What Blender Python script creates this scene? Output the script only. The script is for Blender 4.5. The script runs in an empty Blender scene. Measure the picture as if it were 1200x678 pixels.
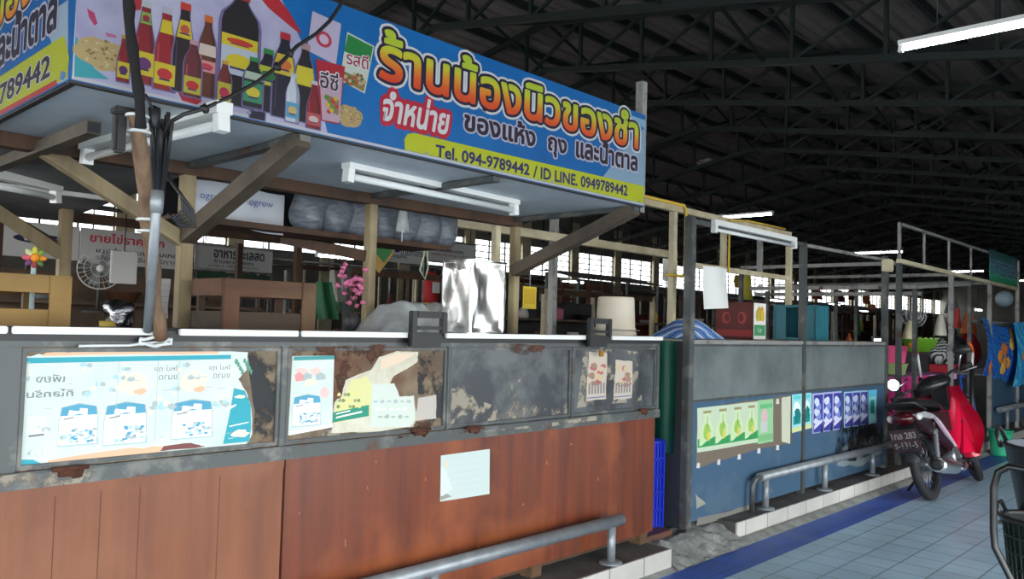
import bpy, bmesh, math, random
from mathutils import Vector, Matrix, Euler
random.seed(7)
PI = math.pi
C = bpy.context.scene.collection
# ------------------------------------------------------------------ camera
YAW, PITCH, ROLL, FOC = math.radians(43.462), math.radians(2.487), math.radians(1.631), 951.0
CAM = Vector((0, 0, 1.3))
fw = Vector((math.cos(YAW)*math.cos(PITCH), math.sin(YAW)*math.cos(PITCH), math.sin(PITCH)))
_r0 = Vector((math.sin(YAW), -math.cos(YAW), 0)); _u0 = _r0.cross(fw)
rt = _r0*math.cos(ROLL) + _u0*math.sin(ROLL)
up = -_r0*math.sin(ROLL) + _u0*math.cos(ROLL)
cd = bpy.data.cameras.new('camera'); cam = bpy.data.objects.new('camera', cd); C.objects.link(cam)
cd.sensor_width = 36; cd.lens = FOC*36/1200; cd.clip_start = 0.02; cd.clip_end = 300
M3 = Matrix((rt, up, -fw)).transposed()
cam.matrix_world = Matrix.Translation(CAM) @ M3.to_4x4()
bpy.context.scene.camera = cam
# measuring: where the sight line of a photo point meets a plane of the place
def ray(x, y): return fw + rt*((x-600)/FOC) - up*((y-339)/FOC)
def onY(x, y, Y): d = ray(x, y); return CAM + d*(Y/d.y)
def onX(x, y, X): d = ray(x, y); return CAM + d*(X/d.x)
def onZ(x, y, Z): d = ray(x, y); return CAM + d*((Z-CAM.z)/d.z)

# ------------------------------------------------------------------ materials
def srgb(r, g, b):
    f = lambda v: (v/255/12.92) if v/255 <= .04045 else ((v/255+.055)/1.055)**2.4
    return (f(r), f(g), f(b), 1)
MATS = {}
def mat(name, col, rough=.6, metal=0, col2=None, scale=6, stretch=(1, 1, 1), bump=0, emit=None, estr=0, alpha=1, trans=0, lo=.35, hi=.7, detail=6, spec=None):
    if name in MATS: return MATS[name]
    m = bpy.data.materials.new(name); m.use_nodes = True; nt = m.node_tree; N = nt.nodes; L = nt.links
    b = N['Principled BSDF']
    b.inputs['Base Color'].default_value = col if len(col) == 4 else (*col, 1)
    b.inputs['Roughness'].default_value = rough; b.inputs['Metallic'].default_value = metal
    if spec is not None: b.inputs['Specular IOR Level'].default_value = spec
    if alpha < 1: b.inputs['Alpha'].default_value = alpha
    if trans: b.inputs['Transmission Weight'].default_value = trans
    if emit: b.inputs['Emission Color'].default_value = emit; b.inputs['Emission Strength'].default_value = estr
    if col2 is not None or bump:
        tc = N.new('ShaderNodeTexCoord'); mp = N.new('ShaderNodeMapping'); nz = N.new('ShaderNodeTexNoise')
        mp.inputs['Scale'].default_value = stretch; nz.inputs['Scale'].default_value = scale; nz.inputs['Detail'].default_value = detail
        nz.inputs['Roughness'].default_value = .62
        L.new(tc.outputs['Object'], mp.inputs['Vector']); L.new(mp.outputs['Vector'], nz.inputs['Vector'])
        if col2 is not None:
            cr = N.new('ShaderNodeValToRGB'); e = cr.color_ramp.elements
            e[0].position = lo; e[1].position = hi; e[0].color = col; e[1].color = col2
            L.new(nz.outputs['Fac'], cr.inputs['Fac']); L.new(cr.outputs['Color'], b.inputs['Base Color'])
        if bump:
            bp = N.new('ShaderNodeBump'); bp.inputs['Strength'].default_value = bump; bp.inputs['Distance'].default_value = .01
            L.new(nz.outputs['Fac'], bp.inputs['Height']); L.new(bp.outputs['Normal'], b.inputs['Normal'])
    MATS[name] = m; return m
def flat(r, g, b, rough=.55, **k): return mat('print_%d_%d_%d_%d' % (r, g, b, int(rough*100)), srgb(r, g, b), rough, **k)

def wood(name, c1, c2, c3=None, rough=.5, axis=2, scale=9, bump=.15):
    """streaky boards: grain stretched along one axis plus large worn patches"""
    if name in MATS: return MATS[name]
    st = [1, 1, 1]; st[axis] = .07
    m = mat(name, c1, rough, 0, c2, scale, st, bump, lo=.3, hi=.72)
    nt = m.node_tree; N = nt.nodes; L = nt.links; b = N['Principled BSDF']
    if c3 is not None:
        cr = [n for n in N if n.type == 'VALTORGB'][0]
        tc = [n for n in N if n.type == 'TEX_COORD'][0]
        n2 = N.new('ShaderNodeTexNoise'); n2.inputs['Scale'].default_value = 2.6; n2.inputs['Detail'].default_value = 7
        r2 = N.new('ShaderNodeValToRGB'); r2.color_ramp.elements[0].position = .48; r2.color_ramp.elements[1].position = .72
        mx = N.new('ShaderNodeMix'); mx.data_type = 'RGBA'
        L.new(tc.outputs['Object'], n2.inputs['Vector']); L.new(n2.outputs['Fac'], r2.inputs['Fac'])
        L.new(r2.outputs['Color'], mx.inputs[0]); L.new(cr.outputs['Color'], mx.inputs[6]); mx.inputs[7].default_value = c3
        L.new(mx.outputs[2], b.inputs['Base Color'])
    return m

def worn(name, base, spots, rust=None, rough=.45, metal=.0, scale=5, lo=.52, hi=.62, rlo=.66, rhi=.72, bump=.08):
    """painted sheet steel with scuffs and rust that have shapes of their own"""
    if name in MATS: return MATS[name]
    m = mat(name, base, rough, metal, spots, scale, (1, 1, 1), bump, lo=lo, hi=hi, detail=9)
    if rust is not None:
        nt = m.node_tree; N = nt.nodes; L = nt.links; b = N['Principled BSDF']
        cr = [n for n in N if n.type == 'VALTORGB'][0]; tc = [n for n in N if n.type == 'TEX_COORD'][0]
        n2 = N.new('ShaderNodeTexNoise'); n2.inputs['Scale'].default_value = scale*.8; n2.inputs['Detail'].default_value = 9
        mp = N.new('ShaderNodeMapping'); mp.inputs['Location'].default_value = (4.3, 1.7, 9.1)
        r2 = N.new('ShaderNodeValToRGB'); r2.color_ramp.elements[0].position = rlo; r2.color_ramp.elements[1].position = rhi
        mx = N.new('ShaderNodeMix'); mx.data_type = 'RGBA'
        L.new(tc.outputs['Object'], mp.inputs['Vector']); L.new(mp.outputs['Vector'], n2.inputs['Vector'])
        L.new(n2.outputs['Fac'], r2.inputs['Fac']); L.new(r2.outputs['Color'], mx.inputs[0])
        L.new(cr.outputs['Color'], mx.inputs[6]); mx.inputs[7].default_value = rust; L.new(mx.outputs[2], b.inputs['Base Color'])
    return m

def tiles(name, c1, c2, mortar, size, msize=.012, rough=.35):
    if name in MATS: return MATS[name]
    m = mat(name, c1, rough, 0); nt = m.node_tree; N = nt.nodes; L = nt.links; b = N['Principled BSDF']
    tc = N.new('ShaderNodeTexCoord'); br = N.new('ShaderNodeTexBrick'); br.offset = 0; br.squash = 1
    br.inputs['Color1'].default_value = c1; br.inputs['Color2'].default_value = c2; br.inputs['Mortar'].default_value = mortar
    br.inputs['Scale'].default_value = 1; br.inputs['Mortar Size'].default_value = msize*size*2; br.inputs['Brick Width'].default_value = size; br.inputs['Row Height'].default_value = size
    br.inputs['Mortar Smooth'].default_value = .2; br.inputs['Bias'].default_value = 0
    nz = N.new('ShaderNodeTexNoise'); nz.inputs['Scale'].default_value = 3; nz.inputs['Detail'].default_value = 8
    mx = N.new('ShaderNodeMix'); mx.data_type = 'RGBA'; mx.blend_type = 'MULTIPLY'; mx.inputs[0].default_value = .55
    cr = N.new('ShaderNodeValToRGB'); cr.color_ramp.elements[0].position = .3; cr.color_ramp.elements[1].position = .7; cr.color_ramp.elements[0].color = (.55, .55, .55, 1)
    L.new(tc.outputs['Object'], br.inputs['Vector']); L.new(tc.outputs['Object'], nz.inputs['Vector']); L.new(nz.outputs['Fac'], cr.inputs['Fac'])
    L.new(br.outputs['Color'], mx.inputs[6]); L.new(cr.outputs['Color'], mx.inputs[7]); L.new(mx.outputs[2], b.inputs['Base Color'])
    rr = N.new('ShaderNodeMapRange'); rr.inputs[3].default_value = rough*.7; rr.inputs[4].default_value = min(1, rough*1.6)
    L.new(nz.outputs['Fac'], rr.inputs[0]); L.new(rr.outputs[0], b.inputs['Roughness'])
    return m

def stripes(name, cols, scale, direction='X', distort=0, rough=.6):
    """hard-edged colour bands (prints on cloth, zig-zags)"""
    if name in MATS: return MATS[name]
    m = mat(name, cols[0], rough); nt = m.node_tree; N = nt.nodes; L = nt.links; b = N['Principled BSDF']
    tc = N.new('ShaderNodeTexCoord'); w = N.new('ShaderNodeTexWave'); w.bands_direction = direction
    w.inputs['Scale'].default_value = scale; w.inputs['Distortion'].default_value = distort; w.inputs['Detail'].default_value = 2; w.inputs['Detail Scale'].default_value = 1.2
    cr = N.new('ShaderNodeValToRGB'); cr.color_ramp.interpolation = 'CONSTANT'
    e = cr.color_ramp.elements; e[0].color = cols[0]; e[1].position = 1/len(cols); e[1].color = cols[1]
    for i, c in enumerate(cols[2:], 2):
        q = e.new(i/len(cols)); q.color = c
    L.new(tc.outputs['Object'], w.inputs['Vector']); L.new(w.outputs['Fac'], cr.inputs['Fac']); L.new(cr.outputs['Color'], b.inputs['Base Color'])
    return m

def ramp_z(name, z0, z1, stops, rough=.5):
    """printed gradient of lettering: colours run over the height of the line"""
    if name in MATS: return MATS[name]
    m = mat(name, stops[0], rough); nt = m.node_tree; N = nt.nodes; L = nt.links; b = N['Principled BSDF']
    tc = N.new('ShaderNodeTexCoord'); sp = N.new('ShaderNodeSeparateXYZ'); mr = N.new('ShaderNodeMapRange'); cr = N.new('ShaderNodeValToRGB')
    mr.inputs[1].default_value = z0; mr.inputs[2].default_value = z1
    e = cr.color_ramp.elements; e[0].color = stops[0]; e[1].color = stops[-1]
    for i, c in enumerate(stops[1:-1], 1):
        q = e.new(i/(len(stops)-1)); q.color = c
    L.new(tc.outputs['Object'], sp.inputs[0]); L.new(sp.outputs['Z'], mr.inputs[0]); L.new(mr.outputs[0], cr.inputs['Fac']); L.new(cr.outputs['Color'], b.inputs['Base Color'])
    return m

def scuff(name, col, scale=9, lo=.46, hi=.56, rough=.7):
    """thin ragged film (glue, worn paint, rust, soot) with its own broken outline"""
    if name in MATS: return MATS[name]
    m = mat(name, col, rough); nt = m.node_tree; N = nt.nodes; L = nt.links; b = N['Principled BSDF']
    tc = N.new('ShaderNodeTexCoord'); nz = N.new('ShaderNodeTexNoise'); nz.inputs['Scale'].default_value = scale; nz.inputs['Detail'].default_value = 10; nz.inputs['Roughness'].default_value = .65
    cr = N.new('ShaderNodeValToRGB'); cr.color_ramp.elements[0].position = lo; cr.color_ramp.elements[1].position = hi
    L.new(tc.outputs['Object'], nz.inputs['Vector']); L.new(nz.outputs['Fac'], cr.inputs['Fac']); L.new(cr.outputs['Color'], b.inputs['Alpha'])
    return m
# ------------------------------------------------------------------ mesh building
class MB:
    def __init__(s): s.v = []; s.f = []; s.m = []; s.mats = []; s.sm = []
    def mi(s, m):
        if m not in s.mats: s.mats.append(m)
        return s.mats.index(m)
    def add(s, vs, fs, m, smooth=False):
        o = len(s.v); s.v += [Vector(v) for v in vs]; k = s.mi(m)
        for f in fs: s.f.append([i+o for i in f]); s.m.append(k); s.sm.append(smooth)
        return s
    def box(s, x0, x1, y0, y1, z0, z1, m, mtx=None, bev=0):
        if bev:
            b = bmesh.new(); bmesh.ops.create_cube(b, size=1)
            for v in b.verts: v.co = Vector(((x0+x1)/2+v.co.x*(x1-x0), (y0+y1)/2+v.co.y*(y1-y0), (z0+z1)/2+v.co.z*(z1-z0)))
            bmesh.ops.bevel(b, geom=list(b.edges), offset=bev, segments=2, affect='EDGES', clamp_overlap=True)
            b.verts.index_update(); vs = [v.co.copy() for v in b.verts]; fs = [[v.index for v in f.verts] for f in b.faces]; b.free()
        else:
            vs = [Vector(p) for p in ((x0,y0,z0),(x1,y0,z0),(x1,y1,z0),(x0,y1,z0),(x0,y0,z1),(x1,y0,z1),(x1,y1,z1),(x0,y1,z1))]
            fs = [(0,3,2,1),(4,5,6,7),(0,1,5,4),(1,2,6,5),(2,3,7,6),(3,0,4,7)]
        if mtx is not None: vs = [mtx @ v for v in vs]
        return s.add(vs, fs, m)
    def beam(s, a, b, w, h, m, roll=Vector((0, 0, 1)), over=0):
        a = Vector(a); b = Vector(b); d = (b-a).normalized(); a = a-d*over; b = b+d*over
        r = Vector(roll)
        if abs(d.dot(r)) > .98: r = Vector((0, 1, 0))
        x = d.cross(r).normalized()*(w/2); y = x.cross(d).normalized()*(h/2)
        vs = [a-x-y, a+x-y, a+x+y, a-x+y, b-x-y, b+x-y, b+x+y, b-x+y]
        return s.add(vs, [(0,3,2,1),(4,5,6,7),(0,1,5,4),(1,2,6,5),(2,3,7,6),(3,0,4,7)], m)
    def tube(s, pts, r, m, n=10, caps=True, closed=False):
        pts = [Vector(p) for p in pts]; k = len(pts); rs = r if isinstance(r, (list, tuple)) else [r]*k
        vs = []; prev = None
        for i, p in enumerate(pts):
            if closed: d = (pts[(i+1) % k]-pts[i-1])
            else: d = pts[min(i+1, k-1)]-pts[max(i-1, 0)]
            d = d.normalized() if d.length > 1e-9 else Vector((0, 0, 1))
            if prev is None:
                ref = Vector((0, 0, 1)) if abs(d.z) < .9 else Vector((1, 0, 0)); x = d.cross(ref).normalized()
            else:
                x = (prev-d*prev.dot(d)); x = x.normalized() if x.length > 1e-6 else d.orthogonal().normalized()
            prev = x; y = d.cross(x)
            for j in range(n): a = 2*PI*j/n; vs.append(p+(x*math.cos(a)+y*math.sin(a))*rs[i])
        fs = []
        for i in range(k if closed else k-1):
            q = (i+1) % k
            for j in range(n): fs.append((i*n+j, i*n+(j+1) % n, q*n+(j+1) % n, q*n+j))
        s.add(vs, fs, m, True)
        if caps and not closed: s.add([vs[j] for j in range(n)], [list(range(n))[::-1]], m); s.add(vs[-n:], [list(range(n))], m)
        return s
    def lathe(s, prof, c, m, n=24, axis='Z', mtx=None, cap=True):
        vs = []; c = Vector(c)
        for r, z in prof:
            for j in range(n):
                a = 2*PI*j/n; p = Vector((r*math.cos(a), r*math.sin(a), z))
                if axis == 'Y': p = Vector((p.x, p.z, p.y))
                if axis == 'X': p = Vector((p.z, p.x, p.y))
                if mtx is not None: p = mtx @ p
                vs.append(p+c)
        fs = []
        for i in range(len(prof)-1):
            for j in range(n): fs.append((i*n+j, i*n+(j+1) % n, (i+1)*n+(j+1) % n, (i+1)*n+j))
        s.add(vs, fs, m, True)
        if cap:
            if prof[0][0] > 1e-4: s.add(vs[:n], [list(range(n))[::-1]], m)
            if prof[-1][0] > 1e-4: s.add(vs[-n:], [list(range(n))], m)
        return s
    def prism(s, pts, off, m):
        """closed outline (3-D points) pushed along off"""
        off = Vector(off); pts = [Vector(p) for p in pts]; k = len(pts)
        fs = [list(range(k))[::-1], list(range(k, 2*k))]+[(i, (i+1) % k, k+(i+1) % k, k+i) for i in range(k)]
        return s.add(pts+[p+off for p in pts], fs, m)
    def poly(s, pts, m): return s.add(pts, [list(range(len(pts)))], m)
    def grid(s, fn, nu, nv, m, smooth=True):
        vs = [fn(i/nu, j/nv) for j in range(nv+1) for i in range(nu+1)]
        fs = [(j*(nu+1)+i, j*(nu+1)+i+1, (j+1)*(nu+1)+i+1, (j+1)*(nu+1)+i) for j in range(nv) for i in range(nu)]
        return s.add(vs, fs, m, smooth)
    def blob(s, c, rad, m, seed=0, rough=.0, n=14, flatz=None):
        rr = random.Random(seed); ph = [rr.random()*6 for _ in range(6)]; vs = []; c = Vector(c); k = n//2+1
        for i in range(k+1):
            t = PI*i/k
            for j in range(n):
                a = 2*PI*j/n
                q = 1+rough*(math.sin(3*a+ph[0])*math.sin(2*t+ph[1])+.6*math.sin(5*a+ph[2]+3*t)+.5*math.sin(4*t+ph[3]))
                p = Vector((rad[0]*math.sin(t)*math.cos(a)*q, rad[1]*math.sin(t)*math.sin(a)*q, rad[2]*math.cos(t)*q))
                if flatz is not None: p.z = max(p.z, flatz)
                vs.append(c+p)
        fs = [(i*n+j, (i+1)*n+j, (i+1)*n+(j+1) % n, i*n+(j+1) % n) for i in range(k) for j in range(n)]
        return s.add(vs, fs, m, True)
    def build(s, name, parent=None, loc=None, smooth=None, bev=0):
        me = bpy.data.meshes.new(name); base = Vector((0, 0, 0))
        if parent is not None:
            p = parent
            while p.parent is not None: p = p.parent
            base = p.location.copy()
        elif loc is not None: base = Vector(loc)
        else:
            mn = Vector([min(v[i] for v in s.v) for i in range(3)]); mx = Vector([max(v[i] for v in s.v) for i in range(3)])
            base = Vector(((mn.x+mx.x)/2, (mn.y+mx.y)/2, mn.z))
        me.from_pydata([v-base for v in s.v], [], s.f)
        for m in s.mats: me.materials.append(m)
        for i, p in enumerate(me.polygons): p.material_index = s.m[i]; p.use_smooth = s.sm[i]
        b = bmesh.new(); b.from_mesh(me); bmesh.ops.remove_doubles(b, verts=b.verts, dist=1e-6)
        closed = all(len(e.link_faces) == 2 for e in b.edges)
        if closed: bmesh.ops.recalc_face_normals(b, faces=b.faces)
        b.to_mesh(me); b.free()
        o = bpy.data.objects.new(name, me); C.objects.link(o)
        if parent is None: o.location = base
        else: o.parent = parent
        if bev:
            md = o.modifiers.new('edge', 'BEVEL'); md.width = bev; md.segments = 2; md.limit_method = 'ANGLE'
        return o
def tag(o, label, cat, group=None, kind=None):
    o['label'] = label; o['category'] = cat
    if group: o['group'] = group
    if kind: o['kind'] = kind
    return o
def thing(name, label, cat, loc, group=None):
    o = bpy.data.objects.new(name, None); C.objects.link(o); o.location = loc; o.empty_display_size = .1
    return tag(o, label, cat, group)
def structure(mb, name, loc=None):
    o = mb.build(name, loc=loc or (0, 0, 0)); o['kind'] = 'structure'; return o
def dup(root, delta, rotz=0, label=None):
    """copy a thing with its parts and sub-parts"""
    r = root.copy(); C.objects.link(r); r.location = root.location+Vector(delta); r.rotation_euler = (root.rotation_euler[0], root.rotation_euler[1], root.rotation_euler[2]+rotz)
    if label: r['label'] = label
    for ch in [c for c in bpy.data.objects if c.parent == root]:
        c = ch.copy(); C.objects.link(c); c.parent = r
        for g in [x for x in bpy.data.objects if x.parent == ch]:
            d = g.copy(); C.objects.link(d); d.parent = c
    return r

def glyphs(body, offset=0.0, shear=0.0, res=3):
    """outline of a word as a flat mesh: verts (x,y) and faces, from the built-in font"""
    cu = bpy.data.curves.new('t', 'FONT'); cu.body = body; cu.size = 1; cu.offset = offset; cu.shear = shear; cu.resolution_u = res
    o = bpy.data.objects.new('t', cu); C.objects.link(o)
    dg = bpy.context.evaluated_depsgraph_get(); dg.update(); me = bpy.data.meshes.new_from_object(o.evaluated_get(dg))
    vs = [(v.co.x, v.co.y) for v in me.vertices]; fs = [list(p.vertices) for p in me.polygons]
    bpy.data.objects.remove(o); bpy.data.curves.remove(cu); bpy.data.meshes.remove(me)
    return vs, fs
GC = {}
def gl_c(ch, off, shear):
    k = (ch, round(off, 4), shear)
    if k not in GC: GC[k] = glyphs(ch, off, shear)
    return GC[k]
def pens(body):
    bar = max(p[0] for p in gl_c('|', 0, 0)[0]); out = []
    for i in range(len(body)):
        k = ('pen', body[:i])
        if k not in GC: GC[k] = max(p[0] for p in glyphs(body[:i]+'|')[0])-bar
        out.append(GC[k])
    return out
def word(mb, body, fn, box, m, bold=0, outlines=(), shear=0, lift=.0004, layer=0, mirror=False):
    """letters fitted in box=(u0,v0,u1,v1) of a plane; fn(u,v,lift)->point; outlines=[(width, material)...] widest first"""
    base, _ = glyphs(body, 0, shear)
    if not base: return
    x0 = min(p[0] for p in base); x1 = max(p[0] for p in base); y0 = min(p[1] for p in base); y1 = max(p[1] for p in base)
    u0, v0, u1, v1 = box; sx = (u1-u0)/(x1-x0); sy = (v1-v0)/(y1-y0)
    if not outlines and bold <= .012:
        vs, fs = glyphs(body, bold, shear)
        mb.add([fn((u1-(x-x0)*sx) if mirror else (u0+(x-x0)*sx), v0+(y-y0)*sy, layer*lift) for x, y in vs], fs, m); return
    pn = pens(body); rq = random.Random(len(body))
    for k, (w, mm) in enumerate(list(outlines)+[(bold, m)]):
        put = lambda P: mb.add([fn((u1-(x-x0)*sx) if mirror else (u0+(x-x0)*sx), v0+(y-y0)*sy, d) for x, y in P], [list(range(len(P)))], mm)
        for i, ch in enumerate(body):
            vs, fs = gl_c(ch, 0, shear); vs = [(x+pn[i], y) for x, y in vs]; seen = {}
            for f in fs:
                d = (layer+k)*lift+rq.random()*lift*.6; put([vs[j] for j in f])
                for q in range(len(f)): e = (f[q], f[q-1]); e = (min(e), max(e)); seen[e] = seen.get(e, 0)+1
            if w <= 0: continue
            pts = set()
            for (i0, i1), cnt in seen.items():
                if cnt != 1: continue
                (ax, ay), (bx, by) = vs[i0], vs[i1]; L_ = math.hypot(bx-ax, by-ay)
                if L_ < 1e-6: continue
                nx, ny = -(by-ay)/L_*w, (bx-ax)/L_*w; d = (layer+k)*lift+rq.random()*lift*.6
                put([(ax+nx, ay+ny), (bx+nx, by+ny), (bx-nx, by-ny), (ax-nx, ay-ny)]); pts |= {i0, i1}
            for j in pts:
                d = (layer+k)*lift+rq.random()*lift*.6; put([(vs[j][0]+w*math.cos(PI*q/4), vs[j][1]+w*math.sin(PI*q/4)) for q in range(8)])

# shared materials
steel_dark = worn('grey painted steel', srgb(78, 82, 82), srgb(112, 112, 108), srgb(84, 52, 34), rough=.42, metal=.25, scale=7, rlo=.64, rhi=.7)
steel_pale = worn('scuffed pale steel', srgb(150, 150, 146), srgb(112, 112, 110), srgb(90, 60, 40), rough=.5, metal=.3, scale=8)
black = mat('black paint', (.012, .013, .015, 1), .45)
rubber = mat('black rubber', (.011, .011, .012, 1), .7)
chrome = mat('bright tin', (.86, .86, .84, 1), .27, 1, bump=.08, scale=9)
galv = mat('galvanised steel', srgb(150, 156, 160), .45, .45, srgb(122, 128, 132), 12)
white_paint = mat('white enamel', srgb(226, 228, 226), .35)
cream = mat('cream paint', srgb(214, 205, 176), .5, 0, srgb(176, 162, 128), 5)
yellow_paint = mat('yellow paint', srgb(222, 186, 70), .5)
timber = wood('raw timber', srgb(150, 134, 102), srgb(100, 86, 64), srgb(176, 162, 126), .7)
pole_m = wood('weathered pole timber', srgb(134, 110, 86), srgb(84, 58, 42), srgb(150, 100, 68), .7, scale=22)
timber_h = wood('raw timber lying', srgb(120, 88, 58), srgb(70, 48, 32), None, .75, axis=0)
timber_dark = wood('dark old timber', srgb(86, 60, 42), srgb(48, 34, 26), None, .75)
rust = mat('flaking rust', srgb(92, 50, 30), .9, 0, srgb(46, 28, 22), 40, bump=.5)
concrete = mat('rough concrete', srgb(150, 152, 148), .9, 0, srgb(108, 110, 108), 9, bump=.5)
tube_on = mat('lit tube', (1, 1, 1, 1), .4, emit=(.93, .95, 1, 1), estr=26)
tube_off = mat('unlit tube', srgb(214, 218, 218), .25)
clear = mat('clear plastic film', srgb(212, 216, 216), .22, 0, srgb(150, 154, 156), 7, (1, 1, 1), .6, alpha=.55)

import mathutils.noise as mnoise
# ================================================================== THE SETTING
RX0, RX1 = -6.0, 66.0            # hall runs along X
YN, YR, YF = -2.6, 9.3, 18.4     # near eave, ridge, far wall
ZC = lambda y: 4.17+.171*(y if y <= YR else 2*YR-y)      # lower chord of the roof trusses
H = .11                          # height of the plinth the stalls stand on
SE = 2.43                        # its front edge
m_tile = tiles('pale blue floor tile', srgb(182, 210, 228), srgb(170, 200, 220), srgb(118, 138, 150), .2, .012, .3)
m_blue = tiles('dark blue floor tile', srgb(62, 100, 190), srgb(54, 90, 176), srgb(44, 66, 130), .2, .008, .42)
m_plinth_top = mat('worn plinth screed', srgb(96, 92, 88), .8, 0, srgb(60, 58, 58), 5, bump=.2)
m_red_tile = mat('worn red tile', srgb(120, 66, 46), .6, 0, srgb(84, 62, 52), 4)
m_face = tiles('white plinth tile', srgb(206, 204, 196), srgb(196, 194, 186), srgb(130, 126, 120), .3, .008, .4)
f = MB(); f.box(RX0, RX1, YN-.4, 2.135, -.1, 0, m_tile); structure(f, 'floor')
f = MB(); f.box(RX0, RX1, 2.135, 2.37, -.1, 0, m_blue); structure(f, 'trim_1')
f = MB(); f.prism([(RX0, 2.37, -.1), (RX0, SE+.02, -.1), (RX0, SE+.02, .022), (RX0, 2.42, .018), (RX0, 2.37, .001)], (RX1-RX0, 0, 0), concrete); structure(f, 'trim_2')
def plinth(name, x0, x1, y0, red=None):
    g = MB(); g.box(x0, x1, y0+.012, YF, -.05, H, m_plinth_top)
    a = MB(); a.box(x0, x1, y0, y0+.012, 0.005, H+.001, m_face)
    o = structure(g, name); structure(a, name.replace('trim', 'baseboard')); return o
plinth('trim_3', RX0, 3.86, SE-.02)
plinth('trim_4', 4.69, RX1, SE+.03)
# broken concrete where the two plinths meet
g = MB(); rnd = random.Random(3)
NZ = lambda x, y: mnoise.noise(Vector((x, y, 3.1)))
def rubble(u, v):
    x = 3.86+.83*u; y = 2.36+.55*v
    z = .11*min(1, v*2.6)*(.85+.4*NZ(u*3, v*3))+.018*NZ(u*9, v*8)+.006*NZ(u*30, v*24)
    return (x, y, max(.004, z))
g.grid(rubble, 60, 40, concrete, False); g.box(3.86, 4.69, 2.9, YF, -.05, .1, m_plinth_top); structure(g, 'trim_5')
g = MB(); g.box(3.87, 4.2, 2.62, 2.95, .085, .118, m_red_tile, bev=.004); structure(g, 'trim_6')

# roof: corrugated sheets on purlins, lattice trusses below
m_roof = mat('dull fibre cement sheet', srgb(128, 120, 118), .9, 0, srgb(104, 98, 98), 2)
m_truss = mat('dark green steel', srgb(26, 40, 38), .6, 0, srgb(20, 30, 30), 4)
g = MB()
def roof_side(ya, yb):
    n = 170; vs = []; fs = []
    k = int(abs(yb-ya)/.12)
    for i in range(k+1):
        y = ya+(yb-ya)*i/k; z = ZC(y)+1.02+(.018 if i % 2 else -.018)
        vs += [(RX0-.6, y, z), (RX1, y, z), (RX0-.6, y, z+.03), (RX1, y, z+.03)]
    for i in range(k):
        a = 4*i; fs += [(a, a+1, a+5, a+4), (a+2, a+6, a+7, a+3)]
    g.add(vs, fs, m_roof)
roof_side(YN, YR); roof_side(YR, YF+.6); structure(g, 'ceiling')
for i, y in enumerate([YN+.2+1.16*k for k in range(18)]):
    if y > YF: break
    g = MB(); z = ZC(y)+.93
    g.box(RX0, RX1, y-.035, y+.035, z-.06, z+.06, m_truss); structure(g, 'trim_%d' % (20+i))
ORD = ['first', 'second', 'third', 'fourth', 'fifth', 'sixth', 'seventh', 'eighth', 'ninth', 'tenth', 'eleventh', 'twelfth', 'thirteenth', 'fourteenth', 'fifteenth', 'sixteenth', 'seventeenth', 'eighteenth', 'nineteenth', 'twentieth', 'twenty-first', 'twenty-second', 'twenty-third', 'twenty-fourth']
def truss(x, label):
    t = thing('roof_truss', label, 'roof truss', (x, YR, ZC(YR)), 'lattice trusses under the roof')
    top = .84; a = MB(); w = .07
    for y0, y1 in ((YN, YR), (YR, YF)): a.beam((x, y0, ZC(y0)+top), (x, y1, ZC(y1)+top), w, .1, m_truss)
    a.build('top_chord', t)
    a = MB()
    for y0, y1 in ((YN, YR), (YR, YF)): a.beam((x, y0, ZC(y0)), (x, y1, ZC(y1)), w+.02, .09, m_truss)
    a.build('bottom_chord', t)
    a = MB(); n = 17; ys = [YN+(YF-YN)*k/n for k in range(n+1)]
    for k, y in enumerate(ys):
        a.beam((x, y, ZC(y)), (x, y, ZC(y)+top), .05, .05, m_truss, roll=(0, 1, 0))
        if k < n:
            y2 = ys[k+1]
            if y < YR: a.beam((x, y2, ZC(y2)), (x, y, ZC(y)+top), .045, .045, m_truss)
            else: a.beam((x, y, ZC(y)), (x, y2, ZC(y2)+top), .045, .045, m_truss)
    a.build('web', t)
    if x < 40:
        for y in (.8, 5.2, YR, 13.4):          # cross bracing to the next truss
            a = MB(); a.beam((x, y, ZC(y)), (x+2.6, y, ZC(y)+top), .04, .04, m_truss); a.beam((x+2.6, y, ZC(y)), (x, y, ZC(y)+top), .04, .04, m_truss); a.build('cross_brace', t)
    return t
xs = [10.5+2.6*k for k in range(-5, 20)]
near = [x for x in xs if x < 10]
for i, x in enumerate(xs):
    if x < RX0 or x > RX1: continue
    if x < 10.4: lab = 'lattice roof truss above the shop sign, %s nearer than the big lit tube' % ORD[int(round((10.5-x)/2.6))-1]
    else:
        k = int(round((x-10.5)/2.6)); lab = 'dark lattice roof truss, %s beyond the big lit tube' % ORD[k]
    truss(x, lab)

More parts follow.
